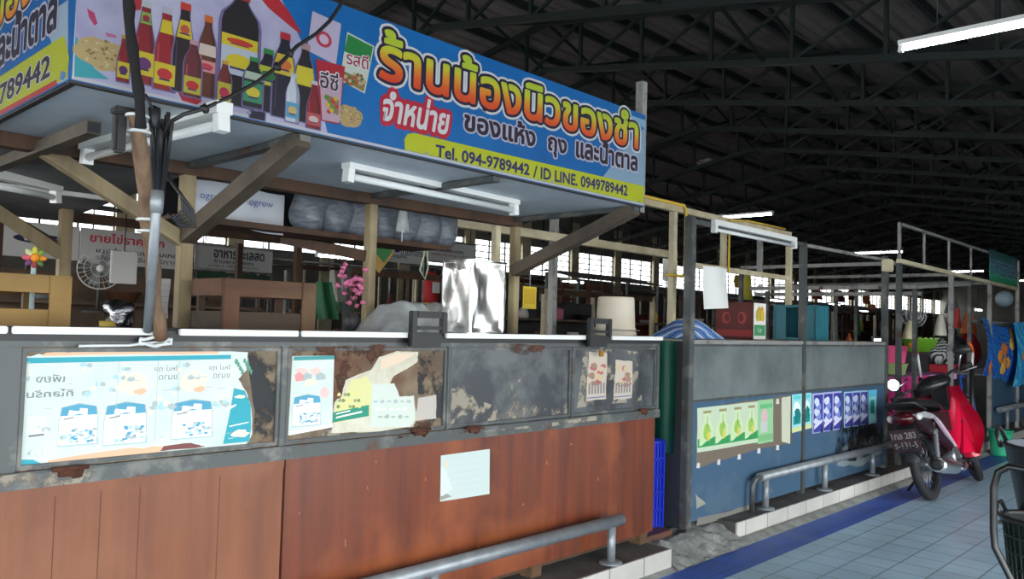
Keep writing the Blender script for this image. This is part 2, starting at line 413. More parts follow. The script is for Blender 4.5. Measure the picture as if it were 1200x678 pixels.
# walls: far wall with louvred strips of daylight between cream columns, end wall, added shade wall on the near side further down the aisle
m_wall = mat('grey rendered wall', srgb(120, 118, 110), .85, 0, srgb(96, 94, 90), 1.5)
m_frame = mat('dark window frame', srgb(52, 54, 56), .6)
m_glass = mat('frosted louvre glass', srgb(232, 238, 240), .3, alpha=.35)
m_blocker = mat('grey light-blocking board', srgb(120, 122, 120), .8)  # serves only the added boards that block sky light
zw0, zw1 = 3.0, 4.0
g = MB(); g.box(RX0, RX1, YF, YF+.15, 0, zw0, m_wall); structure(g, 'wall_back')
g = MB(); g.box(RX0, RX1, YF, YF+.15, zw1, ZC(YF)+1.2, m_wall); structure(g, 'wall_upper')
bay = 2.6; nb = int((RX1-RX0)/bay)
for i in range(nb):
    x0 = RX0+i*bay
    if x0 < 1.5: continue
    g = MB(); g.box(x0+.2, x0+bay-.2, YF+.03, YF+.05, zw0, zw0+.03, m_frame); g.box(x0+.2, x0+bay-.2, YF+.03, YF+.05, zw1-.03, zw1, m_frame)
    for k in range(4):
        xx = x0+.2+(bay-.4)*k/3; g.box(xx-.018, xx+.018, YF+.02, YF+.06, zw0, zw1, m_frame)
    for k in range(1, 5):
        zz = zw0+(zw1-zw0)*k/5; g.box(x0+.2, x0+bay-.2, YF+.02, YF+.07, zz-.016, zz+.016, m_frame)
    w = structure(g, 'window_%d' % (i+1))
    g = MB()
    for k in range(5):
        zz = zw0+(zw1-zw0)*k/5+.02
        g.poly([(x0+.2, YF+.05, zz), (x0+bay-.2, YF+.05, zz), (x0+bay-.2, YF+.1, zz+.16), (x0+.2, YF+.1, zz+.16)], m_glass)
    g.build('louvre_glass', w)
for i in range(nb+1):
    x0 = RX0+i*bay
    if x0 < 1.5: continue
    g = MB(); g.box(x0-.2, x0+.2, YF-.08, YF+.12, 0, ZC(YF)+.8, cream); structure(g, 'trim_%d' % (60+i))
g = MB(); g.box(RX1, RX1+.15, YN, YF, 0, 7, m_wall); structure(g, 'wall_end')
g = MB(); g.box(8.6, RX1, YN-.15, YN, 0, 4.9, m_wall); structure(g, 'added_shade_wall')  # unseen wall, added so daylight fades towards the right
g = MB(); g.box(RX0, 8.6, YN-.12, YN, 2.15, 4.9, m_blocker); structure(g, 'trim_7')  # unseen board, added to keep high sky light off the sign
g = MB(); g.box(RX0-.12, RX0, YN, YF, 2.3, 7, m_blocker); structure(g, 'trim_8')  # unseen board, added so light from the left enters only low down

# lights
def batten(name, label, a, b, on=True, group=None, r=.019, tray=.07, cap=1):
    a = Vector(a); b = Vector(b); d = (b-a).normalized(); mid = (a+b)/2
    t = thing(name, label, 'tube light', mid, group)
    g = MB(); g.beam(a+Vector((0, 0, .045)), b+Vector((0, 0, .045)), tray, .034, white_paint, over=.03); g.build('tray', t)
    for e, s in ((a, -1), (b, 1)):
        g = MB(); g.beam(e-d*s*.0+Vector((0, 0, .005)), e+d*s*.03+Vector((0, 0, .008)), .026+.2*tray, .05+.2*tray, white_paint); g.build('end_cap', t)
    g = MB(); g.tube([a, b], r, tube_on if on else tube_off, 12); g.build('tube', t)
    return t
def hang(t, p, ztop):
    g = MB()
    for q in p: g.tube([q+Vector((0, 0, .07)), Vector((q.x, q.y, ztop))], .006, black, 6)
    g.build('hanger_wire', t)
TL = [(6.6, 2.12, .9), (14.5, 8.14, 7.0), (22.8, 8.55, 7.3), (30.5, 8.4, 7.2), (36, 8.1, 7.0), (44, 8.2, 7.1)]
TLL = ['big lit tube light hanging over the aisle, top right corner', 'lit tube light above the cream frame behind the carton stall', 'lit violet-white tube light left of the tall empty frame', 'lit tube light seen through the tall empty frame', 'lit tube light just under the green and purple hanging sign', 'small lit tube light right of the green and purple hanging sign']
for (x, ya, yb), lab in zip(TL, TLL):
    a = Vector((x, ya, 3.54)); b = Vector((x, yb, 3.54)); t = batten('tube_light', lab, a, b, True, 'lit tube lights under the roof')
    hang(t, [a.lerp(b, .2), a.lerp(b, .8)], ZC((ya+yb)/2)+.5)
def pendant(px, py, X, label):
    p = onX(px, py, X); t = thing('pendant_lamp', label, 'pendant lamp', p, 'dim pendant lamps under the roof')
    g = MB(); g.lathe([(.28, 0), (.26, .03), (.12, .12), (.06, .2), (.05, .3)], p, white_paint, 20, cap=False); g.build('shade', t)
    g = MB(); g.blob(p+Vector((0, 0, .04)), (.06, .06, .08), tube_off); g.build('bulb', t)
    g = MB(); g.tube([p+Vector((0, 0, .3)), (p.x, p.y, ZC(p.y)+.3)], .012, black, 6); g.build('cord', t)
pendant(828, 191, 21, 'small pendant lamp among the trusses right of the shop sign')
pendant(950, 232, 30, 'small pendant lamp among the trusses above the teal crate')

w = bpy.data.worlds.new('sky'); bpy.context.scene.world = w; w.use_nodes = True
nt = w.node_tree; bg = nt.nodes['Background']
tc = nt.nodes.new('ShaderNodeTexCoord'); sp = nt.nodes.new('ShaderNodeSeparateXYZ'); cr = nt.nodes.new('ShaderNodeValToRGB')
nt.links.new(tc.outputs['Generated'], sp.inputs[0]); nt.links.new(sp.outputs['Z'], cr.inputs['Fac']); nt.links.new(cr.outputs['Color'], bg.inputs['Color'])
e = cr.color_ramp.elements; e[0].position = 0; e[0].color = (.46, .46, .45, 1); e[1].position = .03; e[1].color = (.94, .98, 1, 1)
dp = nt.nodes.new('ShaderNodeVectorMath'); dp.operation = 'DOT_PRODUCT'; dp.inputs[1].default_value = (-.86, -.5, 0)
mr = nt.nodes.new('ShaderNodeMapRange'); mr.inputs[1].default_value = -.6; mr.inputs[2].default_value = 1; mr.inputs[3].default_value = 4.6; mr.inputs[4].default_value = 9.5
nt.links.new(tc.outputs['Generated'], dp.inputs[0]); nt.links.new(dp.outputs['Value'], mr.inputs[0]); nt.links.new(mr.outputs[0], bg.inputs['Strength'])
vs = bpy.context.scene.view_settings; vs.view_transform = 'Standard'; vs.look = 'None'; vs.gamma = 1; vs.exposure = 0.12
try: vs.use_curve_mapping = False
except Exception: pass
bpy.context.scene.cycles.max_bounces = 8
bpy.context.scene.cycles.sample_clamp_indirect = 6
# ================================================================== FIRST STALL: the counter
F = 2.56
wood_red = wood('varnished red-brown board', srgb(124, 58, 28), srgb(82, 36, 19), srgb(146, 80, 44), .36, scale=14)
wood_tan = wood('sun-bleached red-brown board', srgb(134, 80, 50), srgb(106, 60, 40), srgb(140, 90, 64), .5, scale=12)
sheet_a = worn('grey sheet steel', srgb(112, 114, 112), srgb(74, 80, 84), srgb(90, 62, 44), rough=.4, metal=.35, scale=5, rlo=.66, rhi=.73)
sheet_glue = worn('sheet steel with glue and rust film', srgb(128, 112, 90), srgb(92, 80, 66), srgb(96, 60, 36), rough=.6, metal=.1, scale=4, lo=.45, hi=.6, rlo=.52, rhi=.64)
sheet_b = worn('blue-grey scuffed sheet', srgb(92, 96, 98), srgb(58, 62, 66), srgb(168, 160, 146), rough=.36, metal=.3, scale=4, lo=.44, hi=.58, rlo=.59, rhi=.66)
X0c = -.4
seam = mat('plank seam', srgb(96, 54, 36), .7)
ctr = thing('market_counter', 'long grey steel stall counter with red-brown wooden lower front', 'counter', (1.7, F+.3, H))
g = MB()
g.box(X0c, 3.935, F, F+.04, 1.2, 1.216, steel_dark)                       # top rail
g.box(X0c, 3.935, F-.012, F+.03, .802, .85, steel_dark, bev=.004)            # lower band
for x0, x1 in ((.655, .715), (1.53, 1.556), (2.318, 2.335), (3.15, 3.166), (3.905, 3.935)): g.box(x0, x1, F-.002, F+.03, .85, 1.2, steel_dark, bev=.003)
for x in (X0c, 3.9): g.box(x, x+.035, F+.56, F+.6, H, 1.216, steel_dark)
g.box(X0c, 3.935, F+.57, F+.6, 1.19, 1.216, steel_dark)
g.build('steel_frame', ctr)
for i, (x0, x1, m) in enumerate(((X0c, .655, sheet_a), (.715, 1.53, sheet_glue), (1.556, 2.318, sheet_glue), (2.335, 3.15, sheet_b), (3.166, 3.905, sheet_b))):
    g = MB(); g.box(x0, x1, F+.012, F+.02, .85, 1.2, m)
    for a, b, c, d in ((x0, x1, 1.184, 1.196), (x0, x1, .854, .868), (x0, x0+.014, .868, 1.184), (x1-.014, x1, .868, 1.184)): g.box(a, b, F+.002, F+.013, c, d, steel_dark, bev=.002)
    g.build('sheet_panel', ctr)
g = MB(); g.box(X0c, 1.556, F+.004, F+.024, .17, .802, wood_tan); g.box(X0c, 1.556, F-.002, F+.004, .772, .801, wood_tan)
for x in (.82, .945, 1.06, 1.32): g.box(x, x+.003, F+.0035, F+.0045, .17, .772, seam)
o = g.build('wooden_front', ctr); o['label'] = 'sun-bleached tan wooden front board'
g = MB(); g.box(1.566, 3.905, F+.004, F+.024, .17, .802, wood_red)
o = g.build('wooden_front', ctr); o['label'] = 'glossy red-brown wooden front board'
g = MB(); g.box(3.906, 3.93, F+.03, F+.58, .16, 1.2, sheet_a); g.build('end_panel', ctr)
g = MB(); g.box(X0c, 3.9, F+.1, F+.56, .2, .23, timber_dark); g.build('bottom_shelf', ctr)
for x in (.2, 1.5, 2.9, 3.79):
    g = MB(); g.box(x, x+.075, F+.01, F+.09, H, .172, timber_h, bev=.004); g.build('foot_block', ctr)
g = MB(); g.box(1.6, 3.9, F+.03, F+.07, .145, .17, timber_dark); g.build('bottom_rail', ctr)
def latch(x, z, s):
    g = MB(); g.box(x-.02*s, x+.02*s, F-.022, F-.01, z-.012, z+.012, rust, bev=.003); g.tube([(x-.03*s, F-.02, z+.012), (x+.03*s, F-.02, z+.012)], .007, rust, 8)
    g.blob((x+.012*s, F-.016, z-.004), (.018, .01, .012), rust, seed=int(x*10), rough=.3); g.build('rusty_latch', ctr)
for px, py, s in ((80, 552, 1.6), (490, 506, 1.6), (552, 503, 1.3), (752, 482, 1.2)): p = onY(px, py, F); latch(p.x, p.z, s)

wt = thing('worktop', 'black worktop with white front edging running along the first stall', 'worktop', (1.7, F+.3, 1.217))
g = MB(); g.box(X0c, 3.935, F-.005, F+.62, 1.216, 1.25, black, bev=.003); g.box(X0c, 3.935, F+.05, F+.08, 1.25, 1.256, black)
g.build('board', wt)
for x0, x1 in ((X0c, .672), (.682, 1.078), (1.152, 1.584), (1.596, 2.13), (2.29, 3.285), (3.46, 3.935)):
    g = MB(); g.box(x0, x1, F-.022, F-.005, 1.236, 1.257, white_paint, bev=.003); g.build('white_edging', wt)

def bracket(px0, px1, label):
    a = onY(px0, 380, 2.52).x; b = onY(px1, 380, 2.52).x; z0 = 1.205; z1 = 1.345
    t = thing('bracket', label, 'bracket', ((a+b)/2, 2.53, z0), 'black brackets on the worktop edge')
    g = MB(); y = 2.522
    g.box(a, a+.03, y-.012, y+.012, z0, z1, black, bev=.003); g.box(b-.03, b, y-.012, y+.012, 1.258, z1, black, bev=.003)
    g.box(a+.03, b-.03, y-.012, y+.012, z1-.028, z1, black, bev=.003); g.box(a+.03, b-.03, y-.012, y+.012, 1.27, 1.285, black, bev=.003)
    g.build('square_frame', t)
    g = MB(); g.box(a, b-.02, F-.036, F-.023, 1.2, 1.258, black, bev=.003); g.build('clamp_plate', t)
bracket(481, 523, 'square black bracket on the worktop edge left of the tin can')
bracket(690, 716, 'square black bracket on the worktop edge in front of the white bucket')
p = onY(705, 408, 2.53)
t = thing('padlock', 'small brass padlock hanging under the right black bracket', 'padlock', (p.x, 2.53, 1.15))
brass = mat('brass', srgb(170, 132, 70), .35, .9)
g = MB(); g.box(p.x-.016, p.x+.016, 2.522, 2.538, 1.15, 1.182, brass, bev=.004); g.build('body', t)
g = MB(); g.tube([(p.x-.01, 2.53, 1.18)]+[(p.x+.01*math.cos(a), 2.53, 1.196+.01*math.sin(a)) for a in (PI, PI*.75, PI/2, PI/4, 0)]+[(p.x+.01, 2.53, 1.18)], .003, galv, 8); g.build('shackle', t)

# ---- posters pasted on the sheets; prints are built in the plane of the sheet
class Print:
    """flat print on a vertical sheet: points given in the photo are measured in the plane Y"""
    def __init__(s, Y, paper_thick=.0006): s.g = MB(); s.Y = Y; s.t = paper_thick
    def P(s, u, v, l=0): return Vector((u, s.Y-s.t-l, v))
    n = 0
    def px(s, pts): return [(onY(x, y, s.Y).x, onY(x, y, s.Y).z) for x, y in pts]
    def sheet(s, pts, m): s.g.prism([Vector((u, s.Y, v)) for u, v in pts], (0, -s.t, 0), m)
    def area(s, pts, m, l=1): s.n += 1; s.g.poly([s.P(u, v, l*.0003+s.n*2.5e-6) for u, v in pts], m)
    def ell(s, u, v, ru, rv, m, l=1, n=20, wob=0, seed=0):
        r = random.Random(seed); s.area([(u+ru*math.cos(2*PI*k/n)*(1+wob*(r.random()-.5)), v+rv*math.sin(2*PI*k/n)*(1+wob*(r.random()-.5))) for k in range(n)], m, l)
    def text(s, body, box, m, l=1, bold=0, outlines=(), shear=0, mirror=False):
        word(s.g, body, lambda u, v, k: s.P(u, v, l*.0003+k), box, m, bold, outlines, shear, .0003, 0, mirror)
    def done(s, name, label, cat, group=None):
        o = s.g.build(name); return tag(o, label, cat, group)
SHEET = F+.0115
paper_w = mat('bleached poster paper', srgb(214, 224, 216), .45, 0, srgb(192, 208, 202), 6)
teal_p = flat(40, 160, 176); cyan_l = flat(168, 206, 210); ink = flat(120, 130, 132); ink_l = flat(170, 184, 184); peach = flat(226, 184, 150); peachl = flat(232, 220, 200)
blue_p = flat(76, 156, 186); white_p = flat(240, 242, 238); brown_p = flat(120, 64, 60)
def rag(pts, amp, seed, n=4):
    """torn edge: subdivide an outline and jitter it"""
    r = random.Random(seed); out = []
    for i, (a, b) in enumerate(zip(pts, pts[1:]+pts[:1])):
        for k in range(n):
            q = k/n; out.append((a[0]+(b[0]-a[0])*q+(r.random()-.5)*amp*(k > 0), a[1]+(b[1]-a[1])*q+(r.random()-.5)*amp*(k > 0)))
    return out
def bagpic(P, u, v, w, h, seed):
    """printed sack: white bag with blue shoulder band, shells of blue flakes and a pale floor"""
    P.area([(u-.02*w, v-.04*h), (u+1.06*w, v-.04*h), (u+1.06*w, v+.12*h), (u-.02*w, v+.12*h)], cyan_l, 1)
    P.area([(u-.015*w, v-.02*h), (u+1.02*w, v-.02*h), (u+1.025*w, v+.6*h), (u+.97*w, v+.93*h), (u+.5*w, v+1.03*h), (u+.03*w, v+.93*h), (u-.03*w, v+.5*h)], ink_l, 2)
    P.area([(u, v), (u+w, v), (u+w*1.0, v+.6*h), (u+.96*w, v+.86*h), (u+.04*w, v+.86*h), (u-.01*w, v+.5*h)], white_p, 2)
    P.area([(u+.02*w, v+.72*h), (u+.98*w, v+.72*h), (u+.95*w, v+.93*h), (u+.5*w, v+h), (u+.05*w, v+.93*h)], blue_p, 3)
    P.area([(u+.2*w, v+.7*h), (u+.5*w, v+.76*h), (u+.72*w, v+.7*h), (u+.72*w, v+.88*h), (u+.52*w, v+.9*h), (u+.5*w, v+.82*h), (u+.24*w, v+.86*h)], white_p, 4)
    r = random.Random(seed)
    for k in range(26):
        a, b = r.random(), r.random(); P.ell(u+w*(.28+.66*a), v+h*(.06+.34*b), w*.06, h*.035, (blue_p, cyan_l, ink_l)[k % 3], 4, 7, .6, k)
    P.area([(u+.1*w, v+.62*h), (u+.36*w, v+.66*h), (u+.36*w, v+.69*h), (u+.1*w, v+.65*h)], ink, 4)
    P.area([(u+.1*w, v+.5*h), (u+.8*w, v+.54*h), (u+.8*w, v+.55*h), (u+.1*w, v+.51*h)], ink_l, 4)
P = Print(SHEET)
x0, x1, z0, z1 = .718, 1.395, .857, 1.178
P.sheet(rag([(x0, z0), (1.0, z0-.004), (1.3, z0+.005), (x1+.02, z0+.01), (x1+.04, .9), (x1+.03, 1.0), (x1+.012, 1.045), (x1-.02, 1.09), (x1+.01, 1.12), (x1+.012, 1.18), (1.2, z1+.01), (.8, z1), (x0+.004, z1-.004), (x0, 1.0)], .006, 4), paper_w)
P.area([(.725, 1.152), (1.345, 1.158), (1.345, 1.172), (.725, 1.168)], teal_p, 2)
P.area(rag([(.77, 1.172), (1.3, 1.176), (1.3, 1.187), (.9, 1.186), (.78, 1.182)], .005, 5), peach, 1)
P.area(rag([(.80, .862), (1.12, .86), (1.13, .885), (1.0, .888), (.8, .874)], .006, 8), peach, 1)
P.area(rag([(1.12, .87), (1.27, .872), (1.22, .888), (1.13, .885)], .004, 9), brown_p, 2)
P.area([(.72, .86), (.79, .862), (.76, .88), (.722, .884)], teal_p, 2)
P.area([(1.33, .875), (1.425, .875), (1.43, .92), (1.425, 1.0), (1.40, 1.05), (1.36, 1.06), (1.35, .98)], teal_p, 2)
P.area([(1.34, .985), (1.37, 1.0), (1.372, 1.006), (1.338, .995)], white_p, 3); P.area([(1.35, .93), (1.42, .94), (1.42, .943), (1.35, .934)], white_p, 3)
P.ell(1.39, .905, .03, .014, peachl, 3, 14, .5, 2); P.ell(1.385, 1.03, .02, .006, peachl, 3, 10, .3, 3)
for k in range(8): P.ell(1.365+.008*k, 1.15-.012*(k % 4), .006, .01, flat(90, 150, 130), 2, 8, .7, k)
def bag_at(x0, y0, x1, y1, sd):
    (u0, v0), (u1, v1) = P.px([(x0, y0), (x1, y1)]); bagpic(P, u0, v0, u1-u0, v1-v0, sd)
bag_at(68, 522, 115, 472, 1); bag_at(121, 521, 172, 470, 2); bag_at(201, 514, 249, 467, 3)
def tx(body, x0, y0, x1, y1, m, bold=.004):
    (u0, v0), (u1, v1) = P.px([(x0, y0), (x1, y1)]); P.text(body, (u0, v0, u1, v1), m, 3, mirror=True, bold=bold)
tx('กิโลกรัม', 31, 466, 86, 455, ink, .012); tx('เพียง', 42, 448, 76, 438, ink, .01)
for k, (x, y) in enumerate(((48, 503), (30, 440), (100, 430), (118, 450), (104, 458), (70, 515), (40, 530), (185, 470), (180, 480), (262, 470), (150, 430), (215, 430), (228, 440), (140, 440), (205, 458), (133, 455))):
    u, v = P.px([(x, y)])[0]
    for q in range(4): P.ell(u+.012*math.cos(2.1*q+k), v+.008*math.sin(3.3*q+k), .012-.002*q, .007, (ink_l, peachl, cyan_l, flat(206, 214, 212))[(k+q) % 4], 3+q % 2, 8, .7, k*5+q)
for k in range(26):
    u, v = P.px([(30+(k*53) % 240, 425+(k*31) % 95)])[0]; P.area([(u, v), (u+.012+.002*(k % 5), v+.001), (u+.012+.002*(k % 5), v+.003), (u, v+.002)], (ink_l, flat(196, 208, 208))[k % 2], 3)
for u in (1.09, 1.27):
    P.text('ใหม่ ถุง', (u, 1.118, u+.075, 1.14), ink, 3, mirror=True); P.text('ขนาด', (u+.015, 1.095, u+.075, 1.11), ink, 3, mirror=True)
    P.area([(u+.03, 1.06), (u+.06, 1.061), (u+.06, 1.063), (u+.03, 1.062)], ink_l, 3)
    for k in range(3): P.ell(u+.03+.015*k, 1.01+.008*(k % 2), .014, .01, (cyan_l, peachl, ink_l)[k], 3, 9, .5, k)
for u in (1.0, 1.19): P.ell(u+.03, 1.085, .045, .035, peachl, 2, 18, .4, int(u*9)); P.ell(u+.02, 1.1, .014, .008, ink_l, 3, 8, .5, 3); P.ell(u+.05, 1.06, .018, .01, peach, 3, 9, .5, 5)
P.area([(.74, .94), (.79, .942), (.79, 1.0), (.74, 1.002)], flat(214, 222, 220), 2); P.area([(.745, .944), (.785, .946), (.785, .952), (.745, .95)], ink, 3)
for u in (.98, 1.1, 1.168): P.area([(u, .9), (u+.0016, .9), (u+.0016, 1.155), (u, 1.155)], ink_l, 2)
P.done('poster', 'wide bleached poster of blue and white sacks on the leftmost grey panel', 'poster')
# torn posters of the second panel
P = Print(SHEET)
P.sheet([(1.575, .884), (1.76, .9), (1.757, 1.166), (1.58, 1.166)], paper_w)
P.area([(1.585, 1.15), (1.757, 1.152), (1.757, 1.166), (1.585, 1.164)], flat(60, 150, 150), 2); bagpic(P, 1.59, .915, .115, .11, 5)
for k in range(5): P.ell(1.62+.02*k, 1.11-.02*(k % 3), .025, .014, (flat(232, 196, 188), ink_l, peachl)[k % 3], 2, 12, .5, k)
P.ell(1.61, 1.09, .02, .016, flat(226, 150, 150), 3, 12, .4, 4); P.ell(1.72, 1.03, .02, .02, flat(232, 190, 190), 3, 12, .4, 6)
P.area([(1.58, .884), (1.76, .9), (1.76, .912), (1.58, .898)], white_p, 2)
P.done('poster', 'narrow bleached sack poster at the left edge of the second grey panel', 'poster')
P = Print(SHEET-.0006)
P.sheet(rag(P.px([(388, 507), (392, 471), (400, 464), (405, 445), (435, 433), (444, 418), (465, 411), (490, 412), (489, 424), (462, 440), (457, 449), (466, 464), (485, 463), (488, 490), (484, 500), (432, 506)]), .006, 11), mat('torn cream paper', srgb(216, 214, 196), .6, 0, srgb(186, 180, 158), 9))
P.area(rag(P.px([(390, 496), (434, 485), (434, 472), (438, 458), (430, 440), (410, 446), (404, 462), (393, 474)]), .004, 12), flat(214, 212, 150), 2)
P.area(P.px([(389, 495), (390, 483), (432, 474), (432, 487)]), flat(30, 140, 112), 3)
P.area(P.px([(393, 490), (394, 488), (424, 481), (424, 483)]), white_p, 4); P.area(P.px([(393, 485.5), (394, 484), (410, 480), (410, 481.5)]), white_p, 4)
for k in range(14):
    q = P.px([(396+6*(k % 5)+k % 3, 476-7*(k//5))])[0]; P.ell(q[0], q[1], .008, .007, (flat(120, 140, 70), flat(226, 210, 130), flat(150, 160, 110))[k % 3], 4, 8, .5, k)
P.area(rag(P.px([(434, 500), (436, 450), (462, 449), (468, 465), (484, 464), (486, 492), (480, 500)]), .004, 13), flat(204, 214, 204), 2)
for k in range(16):
    q = P.px([(440+2.6*k, 470+9*((k*7) % 3))])[0]; P.ell(q[0], q[1], .012, .004+.004*(k % 2), (ink_l, white_p, flat(160, 176, 166))[k % 3], 3, 8, .6, k)
P.area(rag(P.px([(445, 432), (447, 420), (466, 413), (486, 414), (470, 424), (455, 430)]), .003, 14), flat(224, 202, 178), 2)
P.done('torn_poster', 'torn green and cream poster remains in the middle of the second grey panel', 'poster')
P = Print(SHEET); P.sheet(rag(P.px([(486, 493), (490, 466), (511, 462), (511, 490)]), .004, 15), flat(186, 178, 170))
P.done('paper_scrap', 'pale square paper scrap at the right edge of the second grey panel', 'paper')
film_pale = scuff('pale glue film', srgb(146, 138, 124), 9, .49, .57); film_dark = scuff('dark wear film', srgb(46, 48, 50), 6, .46, .54); film_rust = scuff('rust film', srgb(78, 46, 30), 12, .48, .6); film_soot = scuff('soot film', srgb(20, 22, 24), 7, .38, .62)
for nm, lst in (('worn_paint', (([(528, 500), (529, 455), (552, 450), (558, 470), (600, 478), (640, 478), (672, 472), (672, 482), (600, 492)], film_pale), ([(590, 482), (598, 446), (622, 440), (632, 462), (628, 480)], film_pale), ([(600, 474), (606, 450), (622, 450), (622, 470)], film_pale))),
        ('worn_paint', (([(676, 478), (684, 412), (715, 406), (748, 412), (752, 470)], film_pale), ([(686, 474), (688, 412), (716, 410), (716, 470)], film_pale))),
        ('worn_paint', (([(486, 415), (524, 410), (522, 496), (500, 498), (506, 462), (490, 462)], film_dark), ([(336, 414), (470, 410), (440, 420), (400, 466), (392, 440), (340, 417)], film_rust), ([(330, 520), (332, 508), (480, 492), (520, 488), (520, 500)], film_pale), ([(470, 504), (480, 494), (512, 492), (516, 502)], film_rust))),
        ('worn_paint', (([(290, 412), (326, 412), (324, 520), (300, 526), (296, 470)], film_dark), ([(24, 556), (26, 545), (150, 530), (300, 520), (320, 524), (320, 530)], film_pale))),
        ('rust_stain', (([(578, 404), (640, 404), (634, 412), (610, 416), (590, 410)], film_rust), ([(338, 405), (470, 404), (470, 412), (340, 414)], film_rust)))):
    P = Print(F+.0117 if nm == 'worn_paint' else F-.0002, .0001)
    for pts, m in lst: P.area(rag(P.px(pts), .012, len(pts)), m, 0)
    P.g.build(nm, ctr)['kind'] = 'stuff'
P = Print(F-.0135, .0001); bandpx = P.px; P.px = lambda q: [(u, min(.848, max(.804, v))) for u, v in bandpx(q)]
for pts, m in (([(0, 582), (0, 558), (60, 552), (110, 548), (118, 566), (60, 576)], film_pale), ([(0, 582), (0, 556), (40, 552), (96, 550), (90, 572)], film_pale), ([(464, 514), (466, 496), (505, 494), (508, 508)], film_rust), ([(536, 508), (540, 498), (572, 494), (572, 502)], film_rust), ([(560, 506), (640, 496), (700, 486), (700, 492), (640, 500)], film_pale)): P.area(P.px(pts), m, 0)
P.g.build('worn_paint', ctr)['kind'] = 'stuff'
P = Print(F+.0037, .0001)
for x, y, w_, h_ in ((404, 632, 1, 8), (640, 540, 1, 4), (498, 560, 1, 3), (612, 590, 1.5, 2), (700, 560, 1, 3), (430, 570, 1, 3), (440, 540, 1, 2), (350, 600, 1, 2), (560, 640, 1, 2), (668, 520, 2, 1)): P.area(P.px([(x, y), (x+w_, y-1), (x+w_+.5, y+h_), (x+.4, y+h_)]), flat(170, 110, 80), 0)
P.g.build('scratches', ctr)['kind'] = 'stuff'
def flyer(x, w, z0, z1, lab, s):
    P = Print(SHEET); P.sheet(rag([(x, z0), (x+w, z0+.004), (x+w, z1), (x+.01, z1+.01)], .008, s), flat(190, 178, 164))
    r = random.Random(s)
    for k in range(12): P.ell(x+w*(.2+.6*r.random()), z0+(z1-z0)*(.35+.5*r.random()), w*.16, .014, (flat(170, 90, 96), flat(196, 176, 140), flat(150, 120, 100))[k % 3], 2, 10, .6, k)
    P.area([(x+.02*w, z0+.012), (x+.95*w, z0+.014), (x+.95*w, z0+.02), (x+.02*w, z0+.018)], flat(90, 110, 150), 3)
    for k in range(6): P.area([(x+w*(.08+.15*k), z0+.035), (x+w*(.16+.15*k), z0+.035), (x+w*(.16+.15*k), z0+.09), (x+w*(.08+.15*k), z0+.09)], flat(120, 118, 116), 2)
    P.done('flyer', lab, 'poster')
flyer(3.288, .165, .922, 1.165, 'faded pink flower flyer under the padlock', 21)
flyer(3.52, .165, .917, 1.12, 'faded pink flower flyer right of the padlock', 22)
P = Print(F+.0035)
P.sheet([(2.304, .552), (2.596, .546), (2.59, .745), (2.3, .744)], mat('white laminated sheet', srgb(192, 206, 202), .3))
P.area([(2.306, .56), (2.37, .6), (2.33, .68), (2.302, .7)], flat(206, 214, 212), 1); P.area(rag([(2.306, .556), (2.37, .566), (2.34, .58), (2.306, .575)], .004, 5), flat(150, 146, 138), 2)
for k in range(5): P.text('เรียน ลูกค้าทุกท่าน โปรดทราบ', (2.36, .70-.028*k, 2.55-.02*(k % 3), .712-.028*k), flat(204, 214, 212), 2)
P.ell(2.332, .705, .012, .012, flat(214, 204, 170), 2)
P.done('notice', 'white laminated notice sheet on the red-brown wooden front', 'notice')

# ---- rail in front, on the plinth
def rail(name, label, y, pts_x, x0, x1, z, r=.03):
    t = thing(name, label, 'rail', ((x0+x1)/2, y, H))
    g = MB(); g.tube([(x0, y, z), (x1, y, z)], r, galv, 16); g.build('pipe', t)
    for x in pts_x:
        g = MB(); g.tube([(x, y, H+.01), (x, y, z-r*.6)], .022, galv, 14); g.lathe([(.06, 0), (.06, .008), (.03, .014)], (x, y, H), galv, 18); g.build('post', t)
    return t
rail('guard_rail', 'galvanised pipe guard rail in front of the red-brown wooden front', 2.47, (2.2, 3.39), 1.7, 3.47, .318)

# ---- things standing on the worktop
WT = 1.252
def crate(label, x0, x1, y0, y1, z0, z1, w1, w2, slats, w3):
    t = thing('wooden_crate', label, 'crate', ((x0+x1)/2, (y0+y1)/2, z0)); th = .012
    for (x, y) in ((x0, y0), (x1-.03, y0), (x0, y1-.03), (x1-.03, y1-.03)):
        g = MB(); g.box(x+th*.2, x+.03-th*.2, y+th*.2, y+.03-th*.2, z0, z1-.004, w2, bev=.002); g.build('corner_post', t)
    for a, b in slats:
        for y in (y0-th, y1):
            g = MB(); g.box(x0-th, x1+th, y, y+th, z0+a*(z1-z0), z0+b*(z1-z0), w1 if a > .3 else w3, bev=.002); g.build('slat', t)
        for x in (x0-th, x1):
            g = MB(); g.box(x, x+th, y0, y1, z0+a*(z1-z0), z0+b*(z1-z0), w1 if a > .3 else w3, bev=.002); g.build('slat', t)
    g = MB(); n = 5
    for k in range(n): q = (y1-y0)/n; g.box(x0, x1, y0+q*k+.004, y0+q*(k+1)-.004, z0+.0, z0+.012, w2)
    g.build('bottom', t)
    for xa, xb in ((x0-th, x0+.05), (x1-.05, x1+th)):
        g = MB(); g.box(xa, xb, y0-th*1.6, y0-th, z0, z1, w1, bev=.002); g.build('end_batten', t)
crate_y = wood('yellow pine', srgb(144, 110, 48), srgb(104, 76, 34), srgb(152, 120, 62), .6, axis=0)
crate_r = wood('reddish crate board', srgb(104, 66, 42), srgb(58, 40, 28), srgb(116, 92, 64), .7, axis=0)
crate('yellow pine crate at the left end of the worktop', .44, .87, 2.72, 3.06, WT, 1.41, crate_y, crate_y, ((.02, .34), (.66, 1)), crate_y)
